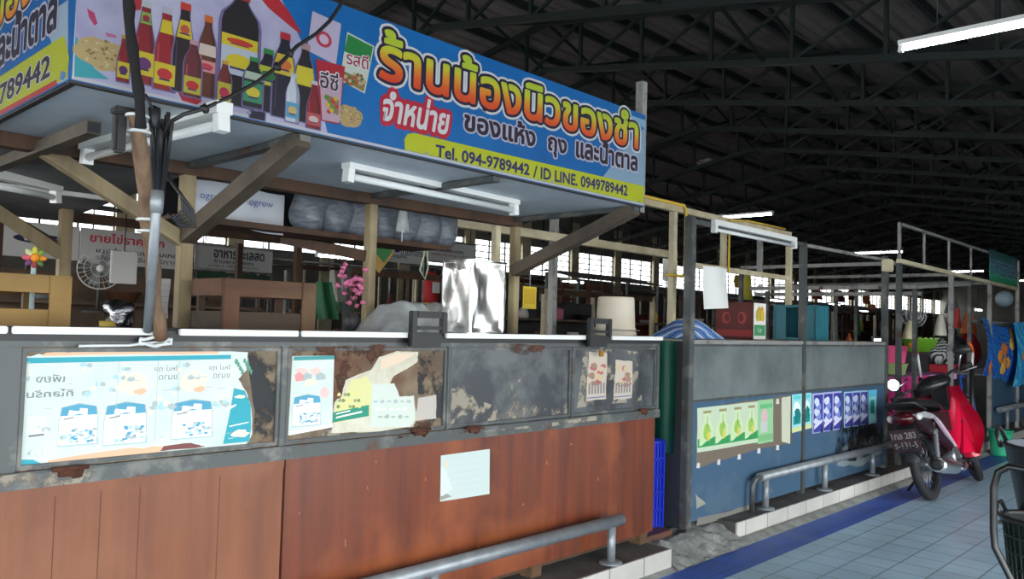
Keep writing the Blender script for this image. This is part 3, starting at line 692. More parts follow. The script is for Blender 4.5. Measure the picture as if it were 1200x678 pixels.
crate('reddish brown slatted crate on the worktop beside the leaning pole', 1.415, 1.775, 2.77, 3.0, WT, 1.44, crate_r, timber_dark, ((.02, .36), (.66, 1)), wood('grey-brown crate board', srgb(82, 66, 50), srgb(52, 42, 34), None, .75, axis=0))
# tin can
tx0, tx1, ty0, ty1, tz1 = 2.56, 2.785, 2.68, 2.885, 1.595
t = thing('tin_can', 'shiny square tin can, dented, between the black brackets', 'tin can', ((tx0+tx1)/2, (ty0+ty1)/2, WT))
g = MB()
def tinface(fn, s):
    def q(u, v):
        e = min(u, 1-u, v, 1-v); d = .013*math.sin(7*u+s)*math.sin(5*v+2*s)*min(1, e*8)+(.004 if .1 < u < .9 and .06 < v < .94 else 0)
        return fn(u, v, d)
    g.grid(q, 18, 26, chrome)
tinface(lambda u, v, d: (tx0+(tx1-tx0)*u, ty0+d, WT+(tz1-WT)*v), 1); tinface(lambda u, v, d: (tx1-(tx1-tx0)*u, ty1-d, WT+(tz1-WT)*v), 2)
tinface(lambda u, v, d: (tx0+d, ty1-(ty1-ty0)*u, WT+(tz1-WT)*v), 3.3); tinface(lambda u, v, d: (tx1-d, ty0+(ty1-ty0)*u, WT+(tz1-WT)*v), 4)
g.box(tx0, tx1, ty0, ty1, tz1-.012, tz1-.01, chrome); g.build('body', t)
for z in (WT+.004, tz1-.004):
    g = MB(); g.tube([(tx0, ty0, z), (tx1, ty0, z), (tx1, ty1, z), (tx0, ty1, z)], .005, chrome, 8, closed=True); g.build('rim', t)
g = MB(); g.lathe([(.03, 0), (.03, .016), (.024, .02)], ((tx0+tx1)/2+.05, (ty0+ty1)/2, tz1-.01), galv, 18); g.build('cap', t)
g = MB(); m = Vector(((tx0+tx1)/2-.02, (ty0+ty1)/2, tz1-.01)); g.tube([m+Vector((-.05, 0, 0)), m+Vector((-.045, 0, .02)), m+Vector((.02, 0, .02)), m+Vector((.03, 0, 0))], .004, galv, 8); g.build('handle', t)
# white bucket upside down
cx_, cy_ = 3.835, 2.80
t = thing('bucket', 'white plastic bucket standing upside down on the worktop', 'bucket', (cx_, cy_, WT))
ivory = mat('ivory plastic', srgb(214, 206, 190), .5, 0, srgb(196, 184, 164), 4)
g = MB(); g.lathe([(.114, 0), (.122, .006), (.122, .022), (.115, .026), (.106, .216), (.1, .226), (.0, .226)], (cx_, cy_, WT), ivory, 40); g.build('body', t)
g = MB(); g.lathe([(.116, .04), (.118, .044), (.115, .05)], (cx_, cy_, WT), ivory, 40, cap=False); g.build('rim_band', t)
g = MB(); g.tube([(cx_+.125*math.cos(a), cy_-.02-.12*abs(math.sin(a)), WT+.035) for a in [PI*k/14 for k in range(15)]], .003, galv, 6); g.build('wire_handle', t)
# clear sacks on the worktop
g = MB()
def sack(u, v):
    x = 2.17+.5*u; y = 2.84+.26*v; e = min(1, min(u, 1-u)*6)*min(1, min(v, 1-v)*5)
    e2 = min(1, u*3.2)
    return (x+.02*math.sin(9*v), y, WT+.002+.125*(e**.5)*(.25+.75*e2)*(1+.10*math.sin(14*u+9*v)+.06*math.sin(31*u-11*v)))
g.grid(sack, 34, 20, clear); g.poly([sack(i/8, 0) for i in range(9)]+[sack(1, i/8) for i in range(1, 9)]+[sack(1-i/8, 1) for i in range(1, 9)]+[sack(0, 1-i/8) for i in range(1, 8)], clear)
tag(g.build('plastic_sack'), 'crumpled clear plastic sack lying on the worktop left of the tin can', 'plastic sack')
# pink artificial blossoms
p = onY(412, 385, 3.05); t = thing('blossom_spray', 'pink artificial blossom spray standing left of the middle canopy post', 'flowers', (p.x, 3.05, WT))
g = MB(); g.lathe([(.03, 0), (.034, .05), (.022, .08)], (p.x, 3.05, WT), flat(60, 60, 62), 16); g.build('vase', t)
g = MB(); pk = flat(206, 112, 150); st = []
for k in range(5):
    b = Vector((p.x+.03*math.cos(k*1.3), 3.05+.03*math.sin(k*1.3), WT+.2+.05*(k % 3))); g.tube([(p.x, 3.05, WT+.07), b], .002, timber_dark, 6); st.append(b)
g.build('stem', t)
g = MB(); r = random.Random(5)
for b in st:
    for q in range(7): g.blob(b+Vector((r.uniform(-.03, .03), r.uniform(-.03, .03), r.uniform(-.1, .04))), (.012, .012, .01), pk, q, .3, 8)
g.build('blossom', t)
# flower ornament on the crate
p = onY(40, 302, 2.98); t = thing('flower_ornament', 'orange cloth flower with coloured petals standing behind the yellow crate', 'ornament', (p.x, 2.98, WT))
g = MB(); g.tube([(p.x, 2.98, WT), (p.x, 2.98, p.z-.01)], .008, flat(190, 210, 214), 8); g.build('stalk', t)
for k, c in enumerate(((230, 150, 40), (120, 150, 50), (196, 190, 60), (190, 200, 140), (214, 90, 110), (110, 60, 110), (150, 60, 60), (90, 120, 60))):
    g = MB(); a = 2*PI*k/8; mt = Matrix.Translation((p.x+.022*math.cos(a), 2.975, p.z+.022*math.sin(a))) @ Matrix.Rotation(-a, 4, 'Y')
    vs = MB().blob((0, 0, 0), (.016, .004, .009), pk, 0, 0, 10); g.add([mt @ v for v in vs.v], vs.f, flat(*c), True); g.build('petal', t)
g = MB(); g.blob((p.x, 2.968, p.z), (.014, .008, .014), flat(240, 150, 30), 1, .1, 12); g.build('flower_centre', t)
# yellow tag hanging
p0 = onY(613, 335, 3.3); p1 = onY(628, 362, 3.3)
t = thing('hanging_tag', 'yellow price card hanging right of the corner canopy post', 'card', (p0.x+.03, 3.3, p1.z))
g = MB(); g.box(p0.x, p1.x, 3.298, 3.301, p1.z, p0.z, flat(222, 196, 60), bev=.001); g.box(p0.x+.012, p1.x-.012, 3.296, 3.298, p1.z+.03, p0.z-.012, flat(206, 170, 40)); g.build('card', t)
g = MB()
g.tube([((p0.x+p1.x)/2, 3.3, p0.z), ((p0.x+p1.x)/2, 3.3, p0.z+.25)], .002, white_paint, 6); g.build('string', t)
# ================================================================== FIRST STALL: canopy and sign
PY = 3.1; B = 2.25; SZ = 1.895
BX0, BX1 = .704, 3.291; BZ1 = 2.343
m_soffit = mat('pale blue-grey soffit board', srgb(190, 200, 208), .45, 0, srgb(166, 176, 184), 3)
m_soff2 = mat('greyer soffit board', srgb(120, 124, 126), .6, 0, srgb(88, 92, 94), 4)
can = thing('stall_canopy', 'timber and steel canopy frame with pale soffit over the first stall', 'canopy', (2.0, PY, WT))
def canpart(name, lab=None):
    pass
for (x, y, m, w) in ((1.41, PY, timber, .05), (2.295, PY, timber, .045), (3.285, PY, timber, .045), (3.185, PY+.05, cream, .04), (1.41, 4.46, timber, .055)):
    g = MB(); g.box(x-w/2, x+w/2, y-w/2, y+w/2, WT if y < 3.2 else H, 1.9, m, bev=.003); g.build('post', can)
brace_m = mat('brown weathered steel', srgb(98, 88, 76), .6, .2, srgb(70, 62, 54), 6)
for x, m, a in ((1.405, brace_m, onY(217, 277, PY)), (3.26, brace_m, onY(603, 318, PY))):
    g = MB(); g.beam((x, PY-.02, a.z), (x, B+.03, SZ-.015), .055, .06, m); g.build('brace', can)
g = MB(); g.beam((2.29, PY, 1.6), (2.29, PY+.75, 1.72), .05, .05, timber_dark); g.build('brace', can)
g = MB(); g.beam((1.40, PY, 1.59), (.82, PY, 1.9), .045, .05, timber); g.build('brace', can)
g = MB(); g.beam((1.41, 4.46, 1.58), (1.0, 4.46, 1.84), .05, .055, timber); g.build('brace', can)
g = MB(); g.beam((1.41, 4.5, 1.62), (1.1, 4.72, 1.84), .05, .05, timber_dark); g.build('brace', can)
g = MB(); g.box(.86, .9, 2.58, 3.6, 1.835, 1.875, brace_m); g.box(.862, .898, 2.578, 2.6, 1.84, 1.87, black); g.build('bearer', can)
for x, z in ((1.41, 1.87), (3.26, 1.87), (2.29, 1.87)):
    g = MB(); g.box(x-.02, x+.02, B+.02, PY+.05, z-.0, z+.022, steel_dark); g.build('bearer', can)
g = MB(); g.box(BX0, BX1+.02, PY-.03, PY+.03, 1.845, 1.893, timber_dark); g.build('beam', can)
for i, (x0, x1) in enumerate(((BX0+.01, 1.46), (1.465, 2.42), (2.425, BX1))):
    g = MB(); g.box(x0, x1, B+.004, PY+.1, SZ, SZ+.012, m_soffit); g.build('soffit_panel', can)
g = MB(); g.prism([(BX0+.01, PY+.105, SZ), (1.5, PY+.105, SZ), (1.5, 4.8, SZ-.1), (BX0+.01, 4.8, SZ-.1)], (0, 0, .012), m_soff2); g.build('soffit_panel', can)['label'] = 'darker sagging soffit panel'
g = MB(); g.beam((BX0+.01, PY+.1, SZ-.012), (1.5, PY+.1, SZ-.012), .02, .02, white_paint); g.build('soffit_batten', can); g = MB(); g.beam((.8, 3.98, SZ-.06), (1.5, 3.98, SZ-.06), .03, .02, white_paint); g.build('soffit_batten', can)
# loft shelf behind the soffit
g = MB(); g.box(1.45, 2.95, 3.26, 3.28, 1.69, 1.716, timber_dark); g.box(1.45, 2.95, 3.28, 3.6, 1.70, 1.715, timber_dark); g.build('loft_shelf', can)
for x in (1.5, 2.9):
    g = MB(); g.box(x-.012, x+.012, 3.56, 3.58, 1.715, 2.0, timber_dark); g.build('loft_post', can)
g = MB(); g.box(1.45, 3.15, 3.62, 3.64, 1.735, 2.02, mat('dark tarpaulin', srgb(36, 36, 40), .7)); g.build('back_sheet', can)
# plastic rolls stored on the loft shelf
film = mat('grey-blue film roll', srgb(120, 126, 136), .3, 0, srgb(74, 80, 90), 16, (1, 1, 3), .6)
for i in range(7):
    x = 2.12+.142*i; g = MB(); q = .088+.008*(i % 3)
    def bag(u, v, x=x, q=q, i=i):
        a = 2*PI*u; r = q*(1+.10*math.sin(3*a+i)*math.sin(6*v+i)+.04*math.sin(11*a+4*v))*(math.sin(PI*min(1, .02+v*.98))**.22)
        return (x+r*math.cos(a)*1.02, 3.36+.30*0+r*math.sin(a)*.9, 1.716+.2*v)
    g.grid(bag, 24, 16, film)
    tag(g.build('film_bag'), 'pale plastic-wrapped bundle on the loft shelf, %s from the left' % ORD[i], 'bundle', 'plastic-wrapped bundles on the loft shelf')
g = MB(); g.grid(lambda u, v: (1.53+.5*u, 3.42+.02*math.sin(9*u), 1.70+.19*v+.008*math.sin(5*u)), 12, 5, mat('white woven sheet', srgb(190, 196, 206), .6)); g.box(1.53, 2.03, 3.43, 3.45, 1.7, 1.72, timber_dark)
for u in (1.60, 1.83): word(g, 'ogrow', lambda a, b, l: (a, 3.39-l, b), (u, 1.80, u+.12, 1.83), flat(60, 84, 150))
tag(g.build('printed_sheet'), 'white woven sheet with small blue print hanging behind the corner post', 'sheet')
t = thing('hanging_plastic_bag', 'small clear plastic bag hanging under the loft shelf', 'plastic bag', (2.75, 3.2, 1.5))
p = onY(472, 250, 3.2)
g = MB(); g.grid(lambda u, v: (p.x+.04*(1-.6*v)*math.cos(2*PI*u)*(1+.2*math.sin(5*u*6)), 3.2+.03*math.cos(2*PI*u+1.5)*(1-.5*v), p.z-.09+.16*v), 18, 8, clear); t.location = (p.x, 3.2, p.z-.09)
g.build('bag', t); g = MB(); g.tube([(p.x, 3.2, p.z+.06), (p.x, 3.2, 1.7)], .002, white_paint, 6); g.build('string', t)
# tube lamps under the soffit
def sbatten(px0, px1, z, label):
    a = onZ(*px0, z); b = onZ(*px1, z); return batten('soffit_lamp', label, a, b, False, 'unlit tube lamps under the soffit', .014, .05)
t1 = sbatten((104, 184), (256, 146), 1.845, 'unlit white tube lamp under the soffit behind the wooden pole')
t2 = sbatten((412, 207), (600, 246), 1.845, 'unlit white tube lamp under the soffit near the sign phone number')
t3 = sbatten((-20, 214), (62, 231), 1.80, 'unlit white tube lamp under the darker soffit at the left picture edge')

# ---- the sign box
_flat = flat
def flat(r, g, b, rough=.55, **k):      # vinyl inks dimmed: the sign's weaker light put into their colour
    c = srgb(r, g, b); return mat('vinyl_%d_%d_%d' % (r, g, b), tuple(.55*v for v in c[:3])+(1,), .5)

sg = thing('shop_sign', 'long blue printed shop sign with bottles and yellow lettering', 'sign', (2.0, B, SZ))
g = MB(); dk = mat('dark sign frame', srgb(46, 44, 46), .5)
for z in (SZ, BZ1-.02):
    g.box(BX0, BX1, B+.003, B+.02, z-.006, z+.014, dk)
    g.box(BX0+.003, BX0+.02, B+.02, 3.6, z-.006, z+.014, dk)
for x in (BX0+.005, 1.5, 2.4, BX1-.02): g.box(x, x+.015, B+.003, B+.018, SZ, BZ1, dk)
g.box(BX0, BX1, B+.02, B+.03, SZ, BZ1, white_paint)
g.build('frame', sg)
class Ban(Print):
    def P(s, u, v, l=0): return Vector((u, B-.0006-l, v))
P = Ban(B); g = P.g
def clampz(pts): return [(min(max(u, BX0+.004), BX1-.004), min(max(v, SZ+.004), BZ1-.004)) for u, v in pts]
Q = lambda pts: clampz(P.px(pts))
c1 = lambda pts: Q([(x*.2508, y*.2508) for x, y in pts]); c2 = lambda pts: Q([(300+x*.2508, y*.2508) for x, y in pts])
sky_blue = flat(14, 104, 200, .4); 
P.sheet([(BX0, SZ), (BX1, SZ), (BX1, BZ1), (BX0, BZ1)], mat('banner blue', srgb(2, 92, 156), .4, 0, srgb(2, 80, 142), 3))
lav = mat('banner lavender', srgb(140, 136, 168), .4, 0, srgb(166, 166, 186), 5)
P.area(clampz([(BX0, SZ), (BX0, 2.40)]+P.px([(318, -60), (330, 0), (352, 46), (372, 105), (384, 163)])), lav, 1)
P.area([(BX0+.003, SZ+.003), (BX1-.003, SZ+.003), (BX1-.003, SZ+.012), (BX0+.003, SZ+.012)], flat(214, 214, 220), 2)
P.area(c1([(345, 358), (345, 165), (395, 215), (440, 320), (510, 372)]), flat(60, 176, 190), 2)
P.area(c1([(330, 372), (345, 372), (345, 0), (330, 0)]), flat(226, 230, 236), 3)
P.area(c1([(600, 48), (612, -10), (668, -10), (655, 48)]), flat(196, 40, 60), 2)
P.area(c2([(10, -20), (110, 0), (150, 50), (215, 160), (180, 140), (60, 40)]), flat(196, 34, 50), 2)
P.area(c1([(830, 430), (900, 445), (945, 470), (920, 490), (850, 470)]), flat(190, 40, 60), 2)
P.area(c1([(405, 40), (440, 60), (455, 110), (440, 120), (415, 80)]), flat(206, 70, 120), 2); P.area(c1([(490, 150), (540, 165), (545, 178), (500, 172)]), flat(206, 120, 160), 2)
def pts_ell(P, cpt, rx, ry, col, l, seed):
    u, v = Q([cpt])[0]; P.ell(u, v, rx, ry, col, l, 22, .25, seed); r = random.Random(seed)
    for k in range(70):
        a = r.random()*6.28; q = r.random()**.5*.9; P.ell(u+rx*q*math.cos(a), v+ry*q*math.sin(a), rx*.06, ry*.07, (flat(196, 168, 110), flat(226, 206, 156), flat(150, 116, 70))[k % 3], l+1, 6, .3, k)
pts_ell(P, (490*.2508, 258*.2508), .075, .042, flat(206, 180, 124), 3, 4); pts_ell(P, (300+432*.2508, 540*.2508), .055, .036, flat(196, 170, 116), 3, 5)
def bottle(cx, top, bot, w, cols, kind, base=0, labels=(), l=4, caph=.08):
    """printed bottle: cols = (cap, neck, body)"""
    x = base+cx*.2508; (u, z1), (_, z0) = P.px([(x, top*.2508), (x, bot*.2508)]); hw = abs(P.px([(x+w*.1254, 60)])[0][0]-P.px([(x-w*.1254, 60)])[0][0])/2
    h = z1-z0
    if kind == 'slim': pr = [(.95, 0), (1, .03), (1, .42), (.86, .55), (.55, .74), (.42, .86), (.42, 1-caph)]
    elif kind == 'jug': pr = [(.96, 0), (1, .04), (1, .70), (.9, .78), (.5, .86), (.36, .9), (.36, 1-caph)]
    else: pr = [(.95, 0), (1, .03), (1, .58), (.84, .70), (.5, .82), (.4, .88), (.4, 1-caph)]
    out = lambda lo, hi: [(u-r*hw, z0+t*h) for r, t in pr if lo <= t <= hi]+[(u+r*hw, z0+t*h) for r, t in pr[::-1] if lo <= t <= hi]
    P.area(clampz([(u+(x_-u)*1.16, z0-.004+(z_-z0)*1.015) for x_, z_ in out(0, 1)]), flat(120, 110, 160), l)
    P.area(clampz(out(0, 1)), cols[2], l)
    nr = pr[-1][0]
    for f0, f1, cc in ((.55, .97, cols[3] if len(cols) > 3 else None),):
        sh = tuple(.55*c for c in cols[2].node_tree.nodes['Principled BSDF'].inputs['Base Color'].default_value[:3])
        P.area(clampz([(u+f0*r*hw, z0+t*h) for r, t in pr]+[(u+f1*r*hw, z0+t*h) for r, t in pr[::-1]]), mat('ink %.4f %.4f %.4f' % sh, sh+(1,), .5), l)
    P.area(clampz([(u-(nr+.1)*hw, z1-caph*h), (u+(nr+.1)*hw, z1-caph*h), (u+(nr+.06)*hw, z1), (u-(nr+.06)*hw, z1)]), cols[0], l+1)
    P.area(clampz([(u-.8*hw, z0+.1*h), (u-.66*hw, z0+.1*h), (u-.62*hw, z0+.55*h), (u-.76*hw, z0+.55*h)]), cols[1], l+1)
    def rad(t):
        for (r0, t0), (r1, t1) in zip(pr, pr[1:]):
            if t0 <= t <= t1: return r0+(r1-r0)*(t-t0)/(t1-t0)
        return pr[-1][0]
    for lo, hi, c, c2_ in labels:
        P.area(clampz([(u-rad(lo)*hw*.97, z0+lo*h), (u+rad(lo)*hw*.97, z0+lo*h), (u+rad((lo+hi)/2)*hw*.97, z0+(lo+hi)/2*h), (u+rad(hi)*hw*.97, z0+hi*h), (u-rad(hi)*hw*.97, z0+hi*h), (u-rad((lo+hi)/2)*hw*.97, z0+(lo+hi)/2*h)]), flat(*c), l+2)
        if c2_ and z0+hi*h < BZ1: P.ell(u, z0+(lo+hi)/2*h, rad((lo+hi)/2)*hw*.72, (hi-lo)*h*.26, flat(*c2_), l+3)
        if c2_ and z0+hi*h < BZ1: P.area(clampz([(u-.5*hw, z0+(lo*.8+hi*.2)*h), (u+.5*hw, z0+(lo*.8+hi*.2)*h), (u+.5*hw, z0+(lo*.72+hi*.28)*h), (u-.5*hw, z0+(lo*.72+hi*.28)*h)]), flat(60, 40, 110), l+3)
rd = flat(150, 24, 40); dkb = flat(36, 18, 30); hi_ = flat(196, 70, 90); gl = flat(70, 60, 90); yel = (226, 204, 40)
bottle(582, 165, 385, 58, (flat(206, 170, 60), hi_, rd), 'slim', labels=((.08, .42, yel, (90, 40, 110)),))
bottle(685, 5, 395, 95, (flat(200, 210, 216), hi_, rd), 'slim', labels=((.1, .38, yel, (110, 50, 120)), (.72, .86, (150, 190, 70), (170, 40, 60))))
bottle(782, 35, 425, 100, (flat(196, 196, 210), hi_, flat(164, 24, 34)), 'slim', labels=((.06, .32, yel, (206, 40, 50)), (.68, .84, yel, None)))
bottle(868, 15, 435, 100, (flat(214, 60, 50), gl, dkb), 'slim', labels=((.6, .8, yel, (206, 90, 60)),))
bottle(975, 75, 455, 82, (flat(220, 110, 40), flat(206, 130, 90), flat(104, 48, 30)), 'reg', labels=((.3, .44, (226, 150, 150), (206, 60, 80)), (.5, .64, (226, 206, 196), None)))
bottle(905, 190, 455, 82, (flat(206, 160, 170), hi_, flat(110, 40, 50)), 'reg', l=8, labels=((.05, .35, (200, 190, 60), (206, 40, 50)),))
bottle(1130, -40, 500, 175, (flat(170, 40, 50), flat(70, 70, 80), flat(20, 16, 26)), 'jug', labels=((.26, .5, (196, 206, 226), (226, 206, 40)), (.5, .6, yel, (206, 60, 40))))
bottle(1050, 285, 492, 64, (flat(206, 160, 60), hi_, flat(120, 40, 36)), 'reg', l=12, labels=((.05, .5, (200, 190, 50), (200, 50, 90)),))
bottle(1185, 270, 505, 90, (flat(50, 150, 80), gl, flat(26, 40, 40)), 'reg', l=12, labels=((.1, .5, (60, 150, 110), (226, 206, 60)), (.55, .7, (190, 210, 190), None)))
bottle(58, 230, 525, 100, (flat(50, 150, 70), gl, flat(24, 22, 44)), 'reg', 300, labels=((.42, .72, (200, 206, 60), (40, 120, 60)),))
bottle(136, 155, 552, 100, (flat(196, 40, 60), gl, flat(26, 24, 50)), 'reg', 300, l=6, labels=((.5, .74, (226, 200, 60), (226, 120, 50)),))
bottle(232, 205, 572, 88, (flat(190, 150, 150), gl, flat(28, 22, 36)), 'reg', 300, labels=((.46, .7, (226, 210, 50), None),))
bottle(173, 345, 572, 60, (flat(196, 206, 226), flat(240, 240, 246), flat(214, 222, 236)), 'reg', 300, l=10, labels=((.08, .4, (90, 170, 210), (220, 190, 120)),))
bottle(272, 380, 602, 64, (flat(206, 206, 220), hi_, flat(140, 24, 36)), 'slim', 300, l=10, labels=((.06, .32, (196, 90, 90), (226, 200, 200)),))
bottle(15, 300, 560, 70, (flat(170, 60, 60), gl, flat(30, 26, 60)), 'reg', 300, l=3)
# printed packs
P.area(c2([(262, 52), (396, 112), (372, 305), (236, 235)]), flat(206, 196, 226), 4); P.text('แป้ง', (*Q([(300+280*.2508, 150*.2508)])[0], *Q([(300+372*.2508, 118*.2508)])[0]), flat(150, 60, 150), 6)
u, v = c2([(315, 185)])[0]; P.ell(u, v, .03, .026, flat(206, 50, 90), 6); P.ell(u, v, .018, .016, flat(226, 200, 226), 7)
P.area(c2([(424, 150), (550, 216), (506, 438), (388, 375)]), flat(216, 226, 216), 6); P.area(c2([(428, 160), (544, 220), (530, 290), (408, 240)]), flat(30, 140, 66), 7)
P.area(c2([(402, 330), (512, 380), (500, 428), (396, 372)]), flat(150, 130, 80), 7)
for k in range(18):
    q = c2([(410+(k*37) % 90, 345+(k*23) % 50)])[0]; P.ell(q[0], q[1], .008, .007, (flat(90, 120, 50), flat(190, 80, 50), flat(206, 190, 150))[k % 3], 8, 7, .5, k)
b0 = c2([(420, 280)])[0]; b1 = c2([(524, 236)])[0]; P.text('รสดี', (b0[0], b0[1]-.012, b1[0], b0[1]+.034), flat(170, 30, 70), 9, .012, ((.07, flat(240, 240, 240)),))
P.area(c2([(275, 275), (412, 312), (382, 582), (300, 565)]), flat(190, 30, 56), 12); P.area(c2([(292, 340), (400, 365), (384, 575), (305, 560)]), flat(206, 176, 196), 13); P.area(c2([(320, 440), (384, 470), (380, 540), (340, 520)]), flat(150, 130, 90), 14)
for k in range(12):
    q = c2([(325+(k*29) % 52, 455+(k*17) % 75)])[0]; P.ell(q[0], q[1], .009, .008, (flat(90, 150, 60), flat(206, 60, 50), flat(226, 190, 80))[k % 3], 15, 7, .5, k)
b0 = c2([(296, 395)])[0]; b1 = c2([(380, 350)])[0]; P.text('อีซี่', (b0[0], b0[1]-.008, b1[0], b0[1]+.05), flat(30, 20, 40), 15, .01, ((.07, flat(240, 236, 240)),))
# pale sweep at the right end, yellow strip
P.area(clampz(P.px([(700, 215), (742, 160), (757, 150), (757, 236), (690, 222)])), flat(150, 186, 214), 1)
P.area(clampz(P.px([(735, 134), (757, 141), (757, 152), (744, 142)])), flat(150, 196, 226), 2)
P.area(clampz([(1.80, SZ+.013), (1.795, SZ+.05), (1.81, SZ+.072), (1.84, SZ+.081), (2.35, SZ+.086), (BX1, SZ+.098), (BX1, SZ+.013)]), flat(206, 216, 20), 3)
# lettering
navy = flat(22, 18, 60); wht = flat(236, 238, 242)
L1a, L1b = P.px([(445, 91)])[0], P.px([(748, 173)])[0]
zb = L1a[1]; zt = zb+.172; TILT = .019
_P = P.P; P.P = lambda u, v, l=0: _P(u, v+TILT*(u-1.69), l)
gr = ramp_z('banner gold lettering', zb-SZ, zb+.14-SZ, [srgb(180, 52, 18), srgb(190, 76, 24), srgb(190, 120, 30), srgb(170, 170, 34), srgb(150, 170, 40)])
P.text('ร้านน้องนิวของชำ', (L1a[0], zb, L1b[0]-.01, zt), gr, 4, .03, ((.13, wht), (.085, navy)))
P.text('จำหน่าย', (1.70, 1.995, 2.005, 2.105), wht, 4, .03, ((.17, flat(206, 24, 60)),), .2)
for body, xa, xb, z0_, z1_ in (('ของแห้ง', 2.085, 2.485, 2.028, 2.115), ('ถุง', 2.571, 2.69, 2.005, 2.085), ('และน้ำตาล', 2.76, 3.225, 2.028, 2.128)):
    P.text(body, (xa, z0_, xb, z1_), flat(40, 20, 50), 4, .035, ((.10, flat(206, 206, 230)),))
P.text('Tel. 094-9789442', (1.945, 1.904, 2.455, 1.948), flat(30, 30, 110), 5, .03, ((.06, wht),))
P.text('/ ID LINE. 0949789442', (2.483, 1.90, 3.15, 1.947), flat(34, 34, 110), 5, .03, ((.06, wht),))
P.P = _P
o = g.build('front_banner', sg)
# left side banner
class Side(Print):
    def P(s, u, v, l=0): return Vector((BX0-.0006-l, u, v))          # u runs along Y
    def px(s, pts): return [(onX(x, y, BX0).y, onX(x, y, BX0).z) for x, y in pts]
    def text(s, body, box, m, l=1, bold=0, outlines=(), shear=0, mirror=False):
        word(s.g, body, lambda u, v, k: s.P(u, v, l*.0003+k), box, m, bold, outlines, shear, .0003, 0, mirror)
S = Side(BX0); YB = 3.6
S.g.prism([(BX0, B, SZ), (BX0, YB, SZ), (BX0, YB, BZ1), (BX0, B, BZ1)], (-.0006, 0, 0), mat('banner blue', (0, 0, 0, 1)))
sc = lambda pts: [(min(max(u, B+.004), YB-.004), min(max(v, SZ+.004), BZ1-.004)) for u, v in S.px([(x*.2508, y*.2508) for x, y in pts])]
S.area(sc([(320, 0), (320, 375), (270, 395), (262, 250), (220, 140), (262, 40)]), flat(170, 196, 222), 1)
S.area([(B+.02, SZ+.01), (B+.012, SZ+.06), (B+.06, SZ+.13), (YB-.004, SZ+.13), (YB-.004, SZ+.01)], flat(196, 206, 30), 2)
S.area(sc([(290, 330), (312, 340), (300, 375), (280, 372)]), flat(90, 140, 206), 3)
S.area([(B+.1, SZ+.004), (YB-.1, SZ+.004), (YB-.1, SZ+.02), (B+.1, SZ+.02)], flat(196, 40, 40), 3)
fl = lambda body, box, *a, **k: S.text(body, (box[2], box[1], box[0], box[3]), *a, **k)
def stext(body, ynear, length, z0, z1, m, bold, outl, l):
    word(S.g, body, lambda u, v, k: S.P(u, v, l*.0003+k), (ynear+length, z0, ynear, z1), m, bold, outl, 0, .0003)
stext('0949789442', B+.16, .78, SZ+.04, SZ+.10, navy, .03, ((.06, wht),), 4)
stext('และน้ำตาล', B+.13, .62, SZ+.165, SZ+.295, navy, .04, ((.09, flat(206, 206, 226)),), 4)
stext('ของชำ', B+.12, .62, SZ+.30, SZ+.43, gr, .03, ((.12, wht), (.085, navy)), 4)
S.g.build('side_banner', sg)
for x in (1.2, 1.9, 2.6, 3.25):
    g = MB(); g.lathe([(.006, 0), (.006, .003), (.003, .005)], (x, B-.004, SZ+.02), galv, 10, 'Y'); g.build('screw', sg)
flat = _flat
# steel post that carries the right end of the sign
t = thing('sign_post', 'pale square steel post rising behind the right end of the shop sign', 'post', (3.31, B+.06, SZ))
p = onY(752, 97, B+.06)
g = MB(); g.box(p.x-.02, p.x+.02, B+.04, B+.08, SZ-.02, p.z, steel_pale); g.build('tube', t); g = MB(); g.box(p.x-.021, p.x+.021, B+.039, B+.081, p.z, p.z+.004, steel_dark); g.build('cap', t)

# ---- leaning wooden pole, conduit and cables
a = onY(187, 396, 2.535); b = onY(160, 130, 2.2)
t = thing('wooden_pole', 'rough leaning wooden pole with a black stick tied to its top', 'pole', a)
g = MB(); n = 12; r = random.Random(2)
g.tube([a.lerp(b, k/n)+Vector((r.uniform(-.004, .004), 0, 0)) for k in range(n+1)], [.021+.002*math.sin(k*2.1) for k in range(n+1)], pole_m, 12); g.build('trunk', t)
c = onY(165, 150, 2.17); d = onY(147, -40, 2.15)
g = MB(); pts = [c.lerp(d, k/n)+Vector((r.uniform(-.004, .004), 0, 0)) for k in range(n+1)]; g.tube(pts, [.0125+.003*((k*5) % 3 == 0) for k in range(n+1)], mat('black bark', (.008, .008, .009, 1), .9, bump=.6, scale=60), 10); g.build('black_stick', t)
for q in (.0, .06, .42, .47):
    g = MB(); s = b.lerp(a, q+.02); g.lathe([(.03, -.004), (.032, 0), (.03, .004)], s, tube_off, 16); g.build('tie_band', t)
g = MB(); s = onY(150, 135, 2.21); g.box(s.x-.035, s.x+.02, 2.2, 2.24, s.z-.0, s.z+.02, black, bev=.004); g.box(s.x-.03, s.x-.0, 2.21, 2.24, s.z-.1, s.z, black, bev=.006); g.build('wire_clip', t)
a = onY(173, 387, 2.53); b = onY(184, 236, 2.22)
t = thing('conduit_pipe', 'grey metal conduit pipe standing behind the leaning wooden pole', 'pipe', a)
g = MB(); g.tube([a, b], .0135, galv, 14); g.build('pipe', t); g = MB(); g.lathe([(.016, -.03), (.018, 0), (.016, .03)], b, galv, 14); g.build('collar', t)
g = MB(); r = random.Random(9)
e0 = onY(190, 150, 2.3); e1 = onY(186, 236, 2.48)
for k in range(9):
    o_ = Vector((r.uniform(-.03, .03), r.uniform(-.01, .02), 0))
    g.tube([e0+o_+Vector((0, 0, .02*k/3)), e0.lerp(e1, .4)+o_*.7, e1+o_*.35, e1.lerp(a, .1)+o_*.3], .006, black, 6)
